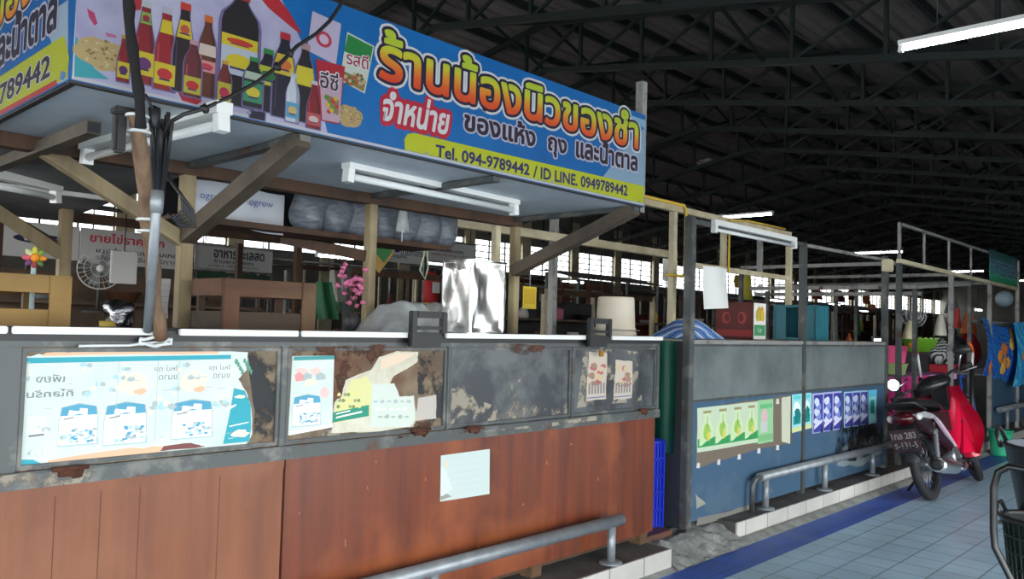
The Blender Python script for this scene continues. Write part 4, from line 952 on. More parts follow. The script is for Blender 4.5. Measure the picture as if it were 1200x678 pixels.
for k in range(6):
    q0 = onY(192+2*k, 200+3*k, 2.42); q1 = onY(214+3*k, 246+4*k, 2.44); q2 = onY(196, 250, 2.46)
    g.tube([q0, q0.lerp(q1, .6)+Vector((.02, 0, .0)), q1, q2.lerp(q1, .4)-Vector((0, 0, .02)), q2], .005, black, 6)
e2 = onY(176, 350, 2.6)
g.tube([e1, e1.lerp(e2, .4)+Vector((-.02, -.02, 0)), e2+Vector((-.01, -.03, 0)), onY(170, 385, 2.6)], .014, black, 8)
tag(g.build('cable_bundle'), 'tangle of black cables hanging beside the leaning wooden pole', 'cables')
g = MB(); g.tube([onY(x, y, Y) for x, y, Y in ((193, 160, 2.3), (199, 143, 2.2), (215, 134, 2.17), (240, 127, 2.165), (268, 114, 2.165), (300, 97, 2.165), (325, 78, 2.165), (348, 54, 2.165), (370, 40, 2.165), (386, 25, 2.165), (399, 6, 2.165), (405, -20, 2.17))], .006, black, 8)
for x, y in ((240, 127), (325, 78), (340, 62)): g.blob(onY(x, y, 2.165), (.014, .008, .012), black, x, .3, 8)
tag(g.build('cable'), 'thin black cable looping up across the bottles on the shop sign', 'cable')
g = MB(); g.tube([onY(x, y, Y) for x, y, Y in ((170, 110, 2.19), (180, 130, 2.2), (190, 146, 2.25), (193, 160, 2.3))], .004, black, 8); g.blob(onY(181, 137, 2.2), (.016, .01, .03), black, 3, .2, 10)
tag(g.build('cable'), 'short black cable with a small plug beside the leaning wooden pole', 'cable')
a = onY(190, 400, F-.028)
g = MB(); g.tube([a+Vector((.05*math.cos(k*.6)-.02, .004*math.sin(k), .012*math.sin(k*.6)+.004*math.sin(k*3))) for k in range(22)], .005, tube_off, 8); g.tube([a+Vector((.03, 0, .005)), a+Vector((-.1, 0, -.012)), a+Vector((-.24, .004, -.014))], .004, tube_off, 8)
tag(g.build('cord_coil'), 'pale cord wound at the foot of the leaning wooden pole', 'cord')
# ================================================================== GAP BETWEEN THE STALLS
blue_pl = mat('royal blue plastic', srgb(34, 56, 200), .4); green_d = mat('deep green tarpaulin', srgb(8, 78, 62), .45, 0, srgb(4, 54, 44), 4, bump=.3)
t = thing('plastic_crate', 'royal blue plastic crate standing on end in the gap between the stalls', 'crate', (4.18, 2.85, H))
g = MB(); x0, x1, y0, y1, z1 = 4.12, 4.25, 2.72, 2.98, .62
for k in range(6): z = H+(z1-H)*k/5; g.box(x0, x1, y0, y1, z-.008, z+.008, blue_pl)
for k in range(5):
    x = x0+(x1-x0)*k/4; g.box(x-.006, x+.006, y0, y0+.012, H, z1, blue_pl); g.box(x-.006, x+.006, y1-.012, y1, H, z1, blue_pl)
for k in range(6):
    y = y0+(y1-y0)*k/5; g.box(x0, x0+.01, y-.008, y+.008, H, z1, blue_pl); g.box(x1-.01, x1, y-.008, y+.008, H, z1, blue_pl)
g.build('lattice_wall', t)
g = MB(); g.tube([(x0, y0, z1), (x1, y0, z1), (x1, y1, z1), (x0, y1, z1)], .012, blue_pl, 8, closed=True); g.build('rim', t)
g = MB(); g.grid(lambda u, v: (4.262+.01*math.sin(26*u)+.006*math.sin(9*u+3*v), 2.66+.5*u, .55+.68*v), 30, 6, green_d); tag(g.build('tarpaulin'), 'deep green tarpaulin hanging in the gap between the stalls', 'tarpaulin')
g = MB(); g.box(3.96, 4.28, 3.3, 3.34, H, 1.2, black, bev=.004); g.box(3.96, 4.28, 3.28, 3.3, 1.16, 1.2, steel_dark); tag(g.build('dark_board'), 'black board closing the back of the gap between the stalls', 'board')

# ================================================================== SECOND STALL
Y2 = 2.59
blue_sheet = worn('faded blue painted sheet', srgb(62, 92, 118), srgb(78, 102, 122), srgb(140, 140, 132), rough=.5, metal=.1, scale=3.5, rlo=.68, rhi=.72)
grey_sheet = worn('brushed grey sheet', srgb(134, 144, 144), srgb(106, 114, 114), srgb(92, 88, 80), rough=.36, metal=.35, scale=3, lo=.4, hi=.68, rlo=.7, rhi=.78)
st2 = thing('market_counter', 'blue and grey steel stall counter with green and purple posters', 'counter', (6, Y2+.3, H))
for x0, x1, y0, z1, m in ((4.285, 4.345, Y2-.01, 1.99, steel_dark), (5.915, 5.96, Y2-.005, 1.98, steel_dark), (7.66, 7.715, Y2-.005, 2.02, steel_dark), (4.3, 4.34, Y2+.58, 1.3, steel_dark), (7.67, 7.71, Y2+.58, 1.3, steel_dark)):
    g = MB(); g.box(x0, x1, y0, y0+.05, H, z1, m, bev=.004); g.build('post', st2)
g = MB(); g.box(4.3, 7.7, Y2+.0, Y2+.6, 1.215, 1.24, steel_pale, bev=.003); g.build('counter_top', st2)
for x0, x1 in ((4.35, 5.912), (5.962, 7.655)):
    g = MB(); g.box(x0, x1, Y2+.008, Y2+.02, .86, 1.215, grey_sheet); g.box(x0, x1, Y2+.002, Y2+.01, .862, .874, steel_dark, bev=.002); g.box(x0, x1, Y2+.002, Y2+.01, 1.2, 1.213, steel_dark, bev=.002); g.build('upper_sheet', st2)
    g = MB(); g.box(x0, x1, Y2+.008, Y2+.02, .14, .858, blue_sheet); g.build('lower_sheet', st2)
g = MB(); g.box(7.69, 7.71, Y2+.05, Y2+.58, H, 1.215, blue_sheet); g.build('end_panel', st2)
g = MB(); g.box(4.285, 4.30, Y2+.04, Y2+.6, H, 1.23, mat('dark side sheet', srgb(40, 44, 48), .6)); g.build('end_panel', st2)
P = Print(Y2+.0078, .0002)
bare = flat(112, 100, 86); soot = flat(26, 30, 34)
pol = lambda pts, amp, sd: rag(P.px(pts), amp, sd)
P.area(pol([(816, 548), (817, 478), (890, 468), (928, 463), (928, 519), (880, 528), (850, 538)], .012, 31), bare, 0)
P.area(pol([(981, 545), (985, 528), (1003, 512), (1030, 510), (1034, 530), (1010, 546)], .02, 32), flat(130, 140, 144), 0)
P.area(pol([(986, 521), (990, 505), (1003, 500), (1028, 502), (1034, 516), (1018, 527), (1005, 531), (990, 528)], .03, 33), film_soot, 1)
P.area(pol([(978, 530), (984, 498), (1003, 494), (1034, 498), (1038, 522), (1018, 534), (995, 540)], .03, 36), film_soot, 1)
P.area(pol([(816, 596), (815, 578), (827, 590)], .01, 34), flat(150, 148, 138), 0)
P.area(pol([(816, 616), (818, 606), (850, 600), (880, 590), (883, 597)], .01, 35), flat(120, 120, 112), 0)
for x, y in ((818, 545), (842, 541), (866, 535), (889, 528), (911, 524), (911, 470)): P.area(pol([(x-2, y+3), (x-1, y-3), (x+2, y-3), (x+2, y+3)], .004, int(x)), flat(206, 204, 198), 1)
P.g.build('paint_patches', st2)['kind'] = 'stuff'
def plakat(pts, base, name, lab, fn, off=0):
    P = Print(Y2+.0075-off); P.sheet(rag(P.px(pts), .006, len(lab)), base); fn(P, P.px(pts)); P.done(name, lab, 'poster')
def lerp4(q, a, b):
    (x0, z0), (x1, z1), (x2, z2), (x3, z3) = q      # bl, tl, tr, br
    return (x0+(x3-x0)*a, (z0+(z3-z0)*a)*(1-b)+(z1+(z2-z1)*a)*b)
def rect4(P, q, a0, b0, a1, b1, m, l): P.area([lerp4(q, a0, b0), lerp4(q, a1, b0), lerp4(q, a1, b1), lerp4(q, a0, b1)], m, l)
def bottles4(P, q):
    rect4(P, q, 0, .1, 1, .3, flat(60, 160, 96), 1)
    for k in range(4):
        a = .03+.245*k
        P.area([lerp4(q, a, .14), lerp4(q, a+.2, .16), lerp4(q, a+.21, .5), lerp4(q, a+.16, .66), lerp4(q, a+.15, .86), lerp4(q, a+.07, .86), lerp4(q, a+.06, .66), lerp4(q, a, .5)], flat(196, 216, 170), 2)
        P.area([lerp4(q, a, .1), lerp4(q, a+.22, .12), lerp4(q, a+.22, .3), lerp4(q, a+.1, .22)], flat(40, 146, 80), 3)
        u, v = lerp4(q, a+.11, .45); P.ell(u, v, .04, .05, flat(150, 190, 80), 3, 14, .4, k); P.ell(u+.02, v-.03, .02, .03, flat(206, 196, 90), 4, 10, .5, k)
        rect4(P, q, a+.05, .86, a+.17, .92, flat(150, 140, 90), 3); rect4(P, q, a+.11, .5, a+.118, .8, flat(110, 130, 100), 3)
plakat([(817, 530), (817, 478), (888, 470), (888, 518)], flat(190, 206, 180), 'poster', 'wide green poster of four bottles on the blue stall front', bottles4)
def lady(P, q):
    u, v = lerp4(q, .4, .6); P.ell(u, v, .05, .06, flat(206, 176, 180), 2, 16, .2, 2); rect4(P, q, .15, .25, .6, .5, flat(190, 196, 190), 2); rect4(P, q, 0, .05, 1, .2, flat(120, 176, 120), 1); rect4(P, q, .1, .8, .9, .9, flat(96, 180, 120), 1)
plakat([(888, 520), (888, 469), (906, 467), (906, 517)], flat(146, 196, 146), 'poster', 'narrow light green poster beside the wide bottle poster', lady)
plakat([(916, 517), (916, 466), (927, 464), (927, 520)], flat(196, 200, 176), 'paper_strip', 'narrow pale paper strip left of the aqua poster', lambda P, q: rect4(P, q, .9, .0, 1, 1, black, 1))
def aqua(P, q):
    for k in range(2):
        a = .06+.48*k; rect4(P, q, a, .2, a+.36, .42, flat(0, 140, 140), 2); u, v = lerp4(q, a+.16, .62); P.ell(u, v, .06, .05, flat(226, 240, 240), 2, 14, .3, k); u, v = lerp4(q, a+.2, .45); P.ell(u, v, .05, .05, flat(0, 120, 116), 3, 12, .6, k)
        rect4(P, q, a, .86, a+.36, .96, flat(90, 200, 210), 2)
    rect4(P, q, 0, 0, 1, .12, flat(206, 214, 150), 1)
plakat([(928, 507), (928, 462), (951, 460), (951, 501)], flat(150, 214, 216), 'poster', 'aqua poster with two teal figures left of the purple posters', aqua, .0008)
def purple(P, q):
    for k in range(3):
        a = .03+.325*k; rect4(P, q, a, .02, a+.29, .96, flat(52, 62, 150), 2)
        for j in range(5): u, v = lerp4(q, a+.1+.06*(j % 2), .3+.12*j); P.ell(u, v, .05, .03, (flat(206, 214, 236), flat(120, 140, 206))[j % 2], 3, 10, .5, j+k)
        P.area([lerp4(q, a+.02, .1), lerp4(q, a+.27, .25), lerp4(q, a+.27, .34), lerp4(q, a+.02, .2)], flat(214, 206, 236), 4)
        P.area([lerp4(q, a+.22, 0), lerp4(q, a+.31, 0), lerp4(q, a+.31, .3)], flat(30, 26, 60), 3)
plakat([(952, 508), (952, 461), (986, 458), (987, 502)], flat(176, 176, 216), 'poster', 'left purple poster of three packets on the blue stall front', purple)
plakat([(989, 501), (989, 459), (1017, 457), (1017, 497)], flat(166, 196, 226), 'poster', 'right purple poster of three packets on the blue stall front', purple)
plakat([(1018, 497), (1018, 457), (1027, 456), (1027, 495)], flat(150, 226, 226), 'poster', 'small aqua poster at the right end of the blue stall front', lambda P, q: (rect4(P, q, .2, .3, .7, .7, flat(0, 150, 150), 2), rect4(P, q, 0, .8, 1, 1, flat(90, 190, 226), 2)))
rl = rail('guard_rail', 'galvanised pipe guard rail in front of the blue stall', 2.535, (5.22, 6.2, 7.2), 5.13, 8.05, .33)
g = MB(); g.tube([(5.13, 2.535, .33), (5.08, 2.545, .32), (5.06, 2.55, .28), (5.06, 2.55, H)], .018, steel_dark, 10); g.build('bent_end', rl)
# rail on top and unlit lamp
g = MB(); a = onY(943, 290, Y2+.02); b = onY(1040, 312, Y2+.02); g.beam((5.94, Y2+.02, 1.965), (7.69, Y2+.02, 1.985), .02, .025, steel_pale); g.beam((4.315, Y2+.02, 1.965), (5.94, Y2+.02, 1.965), .03, .03, steel_dark); g.build('top_rail', st2)
a = onY(840, 267, Y2-.02); b = onY(931, 288, Y2-.02)
batten('tube_light', 'unlit white tube light fixed along the top of the blue stall', (a.x, Y2-.012, 1.935), (b.x, Y2-.012, 1.935), False, None, .012, .03)
# goods on the second counter
CT = 1.241
def carton():
    x0, x1, y0, y1, z1 = 5.53, 5.73, 2.8, 3.11, 1.515
    t = thing('carton', 'dark red carton with green and white end on the blue stall counter', 'carton', ((x0+x1)/2, (y0+y1)/2, CT))
    cr_ = mat('dark red card', srgb(92, 30, 27), .6, 0, srgb(74, 25, 23), 6); g = MB(); g.box(x0, x1, y0, y1, CT, z1, cr_, bev=.003); g.build('box', t)
    g = MB(); e = x0-.0008
    for yc, s in ((3.02, 1), (2.89, -1)):
        g.poly([(e, yc+.035*s*math.cos(a)+.0, 1.40+.045*math.sin(a)) for a in [2*PI*k/16 for k in range(16)]], flat(150, 50, 46)); g.poly([(e-.0004, yc+.02*s*math.cos(a)-.008*s, 1.40+.03*math.sin(a)) for a in [2*PI*k/16 for k in range(16)]], cr_)
    g.poly([(e, y0+.01, CT+.02), (e, y1-.01, CT+.02), (e, y1-.01, CT+.07), (e, y0+.01, CT+.07)], flat(140, 40, 40)); g.build('side_print', t)
    g = MB(); e = y0-.0008; wq = flat(226, 228, 222)
    g.poly([(x0+.004, e, CT+.004), (x1-.004, e, CT+.004), (x1-.004, e, z1-.004), (x0+.004, e, z1-.004)], wq); e -= .0004
    g.poly([(x0+.012, e, CT+.03), (x1-.012, e, CT+.03), (x1-.012, e, CT+.11), (x0+.012, e, CT+.11)], flat(60, 140, 90))
    for k in range(7): g.poly([(x0+.06+.014*k+.03*math.cos(a), e-.0002*k, 1.42+.012*(k % 3)+.045*math.sin(a)) for a in [2*PI*q/12 for q in range(12)]], (flat(214, 176, 60), flat(120, 170, 70), flat(206, 150, 60))[k % 3])
    word(g, 'Ly', lambda u, v, l: (u, e-.001-l, v), (x0+.07, CT+.05, x0+.13, CT+.09), wq); g.build('end_print', t)
    g = MB(); g.box(x0+.004, x1-.004, (y0+y1)/2-.02, (y0+y1)/2+.02, z1, z1+.001, flat(190, 160, 110)); g.build('tape', t)
carton()
teal_m = mat('teal crate plastic', srgb(44, 112, 126), .45); 
x0, x1, y0, y1, z1 = 6.65, 6.9, 2.8, 3.17, 1.535
t = thing('plastic_crate', 'teal plastic crate lying on its side on the blue stall counter', 'crate', ((x0+x1)/2, (y0+y1)/2, CT))
g = MB(); w_ = .02
g.box(x0, x1, y0, y0+w_, CT, z1, teal_m, bev=.003); g.box(x0, x1, y1-w_, y1, CT, z1, teal_m, bev=.003); g.box(x0, x1, y0+w_, y1-w_, CT, CT+w_, teal_m, bev=.003); g.box(x0, x1, y0+w_, y1-w_, z1-w_, z1, teal_m, bev=.003); g.build('wall', t)
g = MB(); g.box(x1-.012, x1, y0+w_, y1-w_, CT+w_, z1-w_, teal_m); g.build('base', t)
g = MB()
for y in (y0-.006, y1-.006): g.box(x0-.014, x0+.014, y, y+.012+w_*.0, CT, z1, teal_m, bev=.003)
for z in (CT, z1-.012): g.box(x0-.014, x0+.014, y0, y1, z, z+.014, teal_m, bev=.003)
g.box(x0, x0+.01, y0+.02, y0+.1, CT+.02, z1-.02, teal_m); g.box(x0, x0+.01, y1-.1, y1-.02, CT+.02, z1-.02, teal_m); g.build('lip', t)
g = MB()
for k in range(4): x = x0+.04+.055*k; g.box(x, x+.008, y0-.006, y0, CT+.02, z1-.02, teal_m)
g.build('rib', t)
g = MB(); cl = stripes('blue and white striped cloth', [srgb(40, 90, 170), srgb(150, 190, 226), srgb(60, 120, 196), srgb(24, 56, 130), srgb(190, 210, 236)], 4.5, 'DIAGONAL', 3.5)
g.grid(lambda u, v: (4.62+.52*u, 2.80+.3*v, CT+.002+.125*(max(0, math.sin(PI*u))**.6)*(max(0, math.sin(PI*v))**.5)*(1+.12*math.sin(12*u+5*v))), 30, 18, cl); tag(g.build('cloth_bundle'), 'blue and white striped cloth bundle at the left of the blue stall counter', 'cloth')
a = onY(826, 311, 2.92); b = onY(853, 364, 2.92)
g = MB(); g.grid(lambda u, v: (a.x+(b.x-a.x)*u, 2.92+.015*math.sin(6*u+2*v), b.z+(a.z-b.z)*v+.02*u*(1-v)), 10, 10, mat('white towel', srgb(226, 228, 226), .8)); tag(g.build('hanging_towel'), 'white towel hanging above the dark red carton', 'towel')
a = onY(789, 303, 3.32); b = onY(797, 330, 3.32)
t = thing('paper_sheet', 'white paper sheet hanging on the cream frame beside the yellow pipe', 'paper', (a.x+.05, 3.36, b.z)); g = MB(); g.box(a.x-.06, a.x+.14, 3.37, 3.374, b.z, a.z, white_p); g.build('sheet', t)
# cream frame behind the second counter
fr = thing('cream_frame', 'cream painted rail frame with a yellow pipe behind the blue stall', 'frame', (5.6, 3.3, H))
def bm(a, b, w, m, n): g = MB(); g.beam(a, b, w, w, m); return g.build(n, fr)
bm((3.32, 3.3, 2.205), (7.2, 3.3, 2.205), .045, cream, 'top_rail'); bm((5.22, 3.3, H), (5.22, 3.3, 2.18), .045, cream, 'post'); bm((7.2, 3.3, 1.24), (7.2, 3.3, 2.18), .045, cream, 'post')
bm((5.4, 3.3, 1.80), (7.2, 3.3, 1.80), .04, cream, 'middle_rail'); bm((5.98, 3.3, 1.82), (5.98, 3.3, 2.18), .04, cream, 'upright'); bm((6.62, 3.3, 1.82), (6.62, 3.3, 2.18), .04, steel_pale, 'upright')
g = MB(); g.tube([(3.32, 3.26, 2.235), (5.3, 3.26, 2.235), (5.33, 3.26, 2.2), (5.33, 3.26, 1.73), (5.3, 3.26, 1.70), (5.1, 3.27, 1.70)], .012, yellow_paint, 10); o = g.build('pipe', fr); o['label'] = 'thin yellow pipe'
g = MB(); g.tube([(5.98, 3.25, 1.78), (5.98, 3.25, 2.2), (6.3, 3.25, 2.23), (7.0, 3.25, 2.235)], .009, yellow_paint, 8); g.build('pipe', fr)
bm((3.4, 3.9, 1.955), (6.2, 3.9, 1.955), .06, cream, 'back_beam'); bm((6.15, 3.9, H), (6.15, 3.9, 1.93), .045, steel_pale, 'back_post'); bm((4.55, 3.9, H), (4.55, 3.9, 2.25), .05, steel_pale, 'back_post')
bm((5.0, 3.9, 1.985), (5.0, 3.9, 2.03), .08, cream, 'joint_block')
# awning of a stall behind
aw = thing('awning_frame', 'grey steel awning frame behind the right end of the blue stall', 'awning', (8.6, 3.2, H))
for z, x in ((1.79, 8.6), (1.73, 8.75)):
    g = MB(); g.beam((x, 2.62, z), (x, 4.4, z), .05, .04, steel_pale); g.build('edge_bar', aw)
for y in (2.64, 4.2):
    g = MB(); g.beam((8.6, y, z+.06), (10.6, y, z+.2), .04, .04, steel_pale); g.build('side_bar', aw)
    for x in (8.62, 10.58):
        g = MB(); g.box(x-.02, x+.02, y-.02, y+.02, H, 1.76+(x > 9)*.2, steel_dark); g.build('post', aw)
g = MB(); g.prism([(8.6, 2.62, 1.82), (10.6, 2.62, 1.96), (10.6, 4.3, 1.96), (8.6, 4.3, 1.82)], (0, 0, .01), mat('grey roofing sheet', srgb(120, 122, 122), .6, 0, srgb(96, 98, 100), 3)); g.build('roof_sheet', aw)

# ================================================================== THIRD STALL
s3 = thing('steel_stall_frame', 'tall empty pale steel stall frame behind the motorbike', 'stall frame', (9.6, Y2, H))
def s3b(a, b, w, m=steel_pale, n='rail'): g = MB(); g.beam(a, b, w, w, m); return g.build(n, s3)
for x, z1 in ((8.0, 1.98), (9.66, 1.98), (11.27, 1.98), (12.72, 2.37)): s3b((x, Y2, H), (x, Y2, z1), .045, steel_pale if x > 8 else steel_dark, 'post')
s3b((8.0, Y2, 1.98), (8.0, Y2, 2.36), .026, steel_pale, 'post')
s3b((7.98, Y2, 2.35), (12.72, Y2, 2.35), .026); s3b((7.98, Y2, 2.0), (12.72, Y2, 1.98), .04, cream)
for x in (8.73, 9.57, 10.43, 11.3): s3b((x, Y2, 2.01), (x, Y2, 2.34), .02, steel_pale, 'upright')
for x in (8.0, 9.66, 11.27): s3b((x, Y2, 1.98), (x, 4.2, 1.98), .035, steel_pale, 'cross_rail'); s3b((x, 4.2, H), (x, 4.2, 1.98), .04, steel_dark, 'post')
p = onY(1039, 311, Y2-.03)
t = thing('junction_box', 'cream junction box on the post top left of the tall empty frame', 'box', (p.x, Y2-.03, p.z-.05))
g = MB(); g.box(p.x-.06, p.x+.06, Y2-.07, Y2-.005, p.z-.055, p.z+.055, cream, bev=.006); g.build('box', t); g = MB(); g.box(p.x-.05, p.x+.05, Y2-.075, Y2-.069, p.z-.045, p.z+.045, cream, bev=.003); g.build('lid', t)
# green and purple hanging sign (illegible script drawn as its coloured strokes)
a = onY(1160, 300, Y2-.04); b = onY(1192, 330, Y2-.04)
t = thing('hanging_sign', 'small green and purple hanging sign at the right end of the tall empty frame', 'sign', ((a.x+b.x)/2, Y2-.04, b.z-.02))
gr3 = ramp_z('green sign print', 0, .33, [srgb(30, 130, 90), srgb(60, 160, 120), srgb(60, 120, 130), srgb(40, 80, 80)]); g = MB(); zt_, zb_ = 2.38, 2.0
g.box(a.x, b.x, Y2-.04, Y2-.035, zb_, zt_, gr3); t.location.z = zb_; g.build('board', t)
g = MB(); word(g, 'อาหารตามสั่ง', lambda u, v, l: (u, Y2-.041-l, v), (a.x+.04*(b.x-a.x)/1.3, zb_+.09, b.x-.04, zt_-.05), flat(70, 40, 120), .02, ((.06, flat(120, 190, 170)),), lift=.001); g.build('lettering', t)

pink_cl = mat('magenta cloth', srgb(196, 44, 120), .8, 0, srgb(160, 30, 96), 8); lilac = flat(206, 150, 206, .8)
t = thing('draped_table', 'table under a magenta cloth behind the motorbike', 'table', (9.0, 3.0, H))
g = MB(); g.box(7.95, 10.4, 2.75, 3.4, .86, .885, timber_h); g.build('tabletop', t)
for x in (8.0, 10.3):
    for y in (2.8, 3.35): g = MB(); g.box(x, x+.04, y-.02, y+.02, H, .86, timber_dark); g.build('leg', t)
g = MB(); g.grid(lambda u, v: (7.93+1.5*u, 2.735-.012*math.sin(40*u)*(1-v), .45+.44*v), 60, 5, pink_cl); g.grid(lambda u, v: (7.93+2.5*u, 2.735+.68*v, .888+.003*math.sin(20*u)*math.sin(9*v)), 20, 8, lilac); g.grid(lambda u, v: (9.43+1.0*u, 2.733-.008*math.sin(50*u), .82+.07*v), 40, 3, lilac); g.build('cloth', t)
TT = .893
def basin(x, y, z, r, h, m, lab, nm='plastic_basin', grp=None):
    g = MB(); g.lathe([(r*.78, 0), (r*.82, .004), (r*.97, h*.94), (r*1.03, h*.95), (r*1.03, h), (r*.95, h), (r*.78, .012), (0, .012)], (x, y, z), m, 28); return tag(g.build(nm), lab, 'basin', grp)
p = onY(1050, 432, 2.95)
basin(p.x-.05, 2.98, TT, .16, .12, flat(150, 176, 110), 'pale green basin at the bottom of the stack left of the fan')
basin(p.x-.05, 2.98, TT+.122, .16, .18, flat(236, 90, 140), 'pink basin on top of the stack left of the fan')
p = onY(1078, 400, 3.1)
t = thing('wire_basket', 'lime green basket raised on a box behind the zebra bag', 'basket', (p.x, 3.1, 1.12)); g = MB(); g.lathe([(.16, 0), (.19, .15), (.2, .16), (.18, .16), (.15, .01), (0, .01)], (p.x, 3.1, 1.12), flat(110, 170, 40), 28); g.build('bowl', t)
g = MB()
for k in range(20): a_ = 2*PI*k/20; g.box(p.x+.2*math.cos(a_)-.006, p.x+.2*math.cos(a_)+.006, 3.1+.2*math.sin(a_)-.006, 3.1+.2*math.sin(a_)+.006, 1.27, 1.29, flat(200, 220, 150))
g.build('rim_tooth', t)['kind'] = 'stuff'
g = MB(); g.box(p.x-.2, p.x+.2, 2.95, 3.25, TT, 1.118, flat(34, 30, 36), bev=.01); g.box(p.x-.205, p.x+.205, 2.945, 3.255, 1.08, 1.12, flat(44, 40, 46), bev=.006); tag(g.build('storage_box'), 'black storage box under the lime green basket', 'box')
p = onY(1104, 415, 2.9); zeb = stripes('black and white zigzag cloth', [srgb(26, 26, 28), srgb(176, 180, 180)], 9, 'DIAGONAL', 3)
t = thing('cloth_bag', 'black and white zigzag cloth bag on the magenta table', 'bag', (p.x, 2.9, 1.0)); g = MB(); g.blob((p.x, 2.92, 1.13), (.24, .12, .16), zeb, 4, .14, 20); g.build('bag', t); t.location.z = .97
g = MB(); g.tube([(p.x-.1, 2.9, 1.26), (p.x-.05, 2.9, 1.36), (p.x+.06, 2.9, 1.36), (p.x+.1, 2.9, 1.26)], .01, black, 8); g.build('strap', t)
g = MB(); g.box(p.x-.3, p.x+.36, 2.78, 3.08, TT, .985, flat(170, 26, 44), bev=.02); g.box(p.x-.31, p.x+.37, 2.77, 3.09, .96, .985, flat(150, 20, 40), bev=.008); tag(g.build('storage_box'), 'flat red box under the zigzag cloth bag', 'box')
p = onY(1136, 410, 2.95)
t = thing('cloth_bag', 'plain red cloth bag at the right of the magenta table', 'bag', (p.x, 2.95, TT)); g = MB(); g.blob((p.x, 2.95, TT+.24), (.2, .12, .24), flat(190, 30, 40), 7, .1, 18); g.build('bag', t); g = MB(); g.tube([(p.x-.08, 2.95, TT+.44), (p.x-.04, 2.95, TT+.54), (p.x+.04, 2.95, TT+.54), (p.x+.08, 2.95, TT+.44)], .008, flat(150, 20, 30), 8); g.build('handle', t)
p = onY(1122, 412, 2.98); t = thing('cloth_bag', 'dark grey cloth bag between the zigzag bag and the red bag', 'bag', (p.x, 3.0, TT)); g = MB(); g.blob((p.x, 3.0, TT+.2), (.17, .12, .22), flat(44, 48, 52), 3, .15, 18); g.build('bag', t); g = MB(); g.tube([(p.x-.06, 3.0, TT+.4), (p.x, 3.0, TT+.5), (p.x+.06, 3.0, TT+.4)], .008, black, 8); g.build('handle', t)
def hangbag(px, py, Y, r, h, m, lab, zr=1.98):
    p = onY(px, py, Y); t = thing('hanging_bag', lab, 'bag', (p.x, Y, p.z-h/2), None); g = MB()
    g.grid(lambda u, v: (p.x+r*math.cos(2*PI*u)*(.12+.88*math.sin(PI*(.12+.88*(1-v))*.62+.0)*(1-v)**.35)*(1+.1*math.sin(14*u)), Y+r*.7*math.sin(2*PI*u)*(.12+.88*(1-v)**.5), p.z-h/2+h*v), 20, 12, m); g.poly([(p.x+r*.92*math.cos(2*PI*k/20), Y+r*.7*math.sin(2*PI*k/20), p.z-h/2+.001) for k in range(20)], m)
    g.build('bag', t); g = MB(); g.tube([(p.x, Y, p.z+h/2-.02), (p.x, Y, zr)], .004, black, 6); g.build('string', t)
hangbag(1102, 380, 2.9, .1, .26, flat(206, 200, 186), 'whitish plastic bag hanging above the zigzag cloth bag'); hangbag(1066, 386, 2.9, .1, .2, flat(190, 180, 150), 'beige bag hanging in front of the big fan')
hangbag(1135, 377, 2.95, .14, .3, flat(226, 116, 50), 'orange bag hanging above the plain red cloth bag'); hangbag(1121, 372, 3.0, .08, .26, flat(196, 70, 60), 'red slim bag hanging left of the orange bag'); hangbag(1116, 358, 3.2, .14, .2, flat(110, 116, 126), 'grey round bag hanging behind the red slim bag')
def fan(name, lab, c, R_, ax, pole_to, m_guard, stand=True):
    t = thing(name, lab, 'fan', (c.x, c.y, pole_to)); ax = Vector(ax).normalized(); u = ax.cross(Vector((0, 0, 1))).normalized(); v = u.cross(ax)
    ring = lambda r, d: [c+ax*d+(u*math.cos(a)+v*math.sin(a))*r for a in [2*PI*k/36 for k in range(36)]]
    g = MB()
    for r, d in ((R_, 0), (R_*.98, .03), (R_*.7, .05), (R_*.4, .06)): g.tube(ring(r, d), R_*.018, m_guard, 6, closed=True)
    for k in range(24):
        a = 2*PI*k/24; e = u*math.cos(a)+v*math.sin(a); g.tube([c+ax*.065+e*R_*.12, c+ax*.05+e*R_*.7, c+e*R_], R_*.009, m_guard, 5); g.tube([c-ax*.05+e*R_*.3, c+e*R_], R_*.009, m_guard, 5)
    g.build('guard', t)
    g = MB()
    for k in range(4):
        a = 2*PI*k/4+.4; e = u*math.cos(a)+v*math.sin(a); f_ = u*math.cos(a+PI/2)+v*math.sin(a+PI/2)
        g.add([c+e*R_*.12-f_*R_*.1, c+e*R_*.8-f_*R_*.28+ax*.015, c+e*R_*.86+f_*R_*.2-ax*.015, c+e*R_*.15+f_*R_*.12], [(0, 1, 2, 3)], flat(120, 124, 126, .3))
    g.build('blade', t)['kind'] = 'stuff'
    g = MB(); mt = ax.to_track_quat('Z', 'Y').to_matrix().to_4x4(); g.lathe([(.0, .075), (R_*.16, .07), (R_*.17, .05)], c, white_paint, 18, mtx=mt, cap=False); g.build('hub', t)
    g = MB(); g.lathe([(R_*.22, -.16), (R_*.26, -.12), (R_*.26, -.05), (R_*.1, -.03)], c, flat(70, 72, 74), 18, mtx=mt); g.build('motor', t)
    g = MB(); b_ = c-ax*.1; g.tube([b_, (b_.x, b_.y, pole_to+.02)], R_*.07, flat(70, 72, 74), 10); g.build('pole', t)
    g = MB(); g.lathe([(R_*.7, 0), (R_*.68, .015), (R_*.1, .03)], (b_.x, b_.y, pole_to), flat(60, 62, 64), 24); g.build('base', t)
c = onY(1070, 369, 3.3); fan('electric_fan', 'big grey electric fan standing behind the magenta table', c, .155, (-.75, -.66, .1), TT, flat(226, 228, 230))
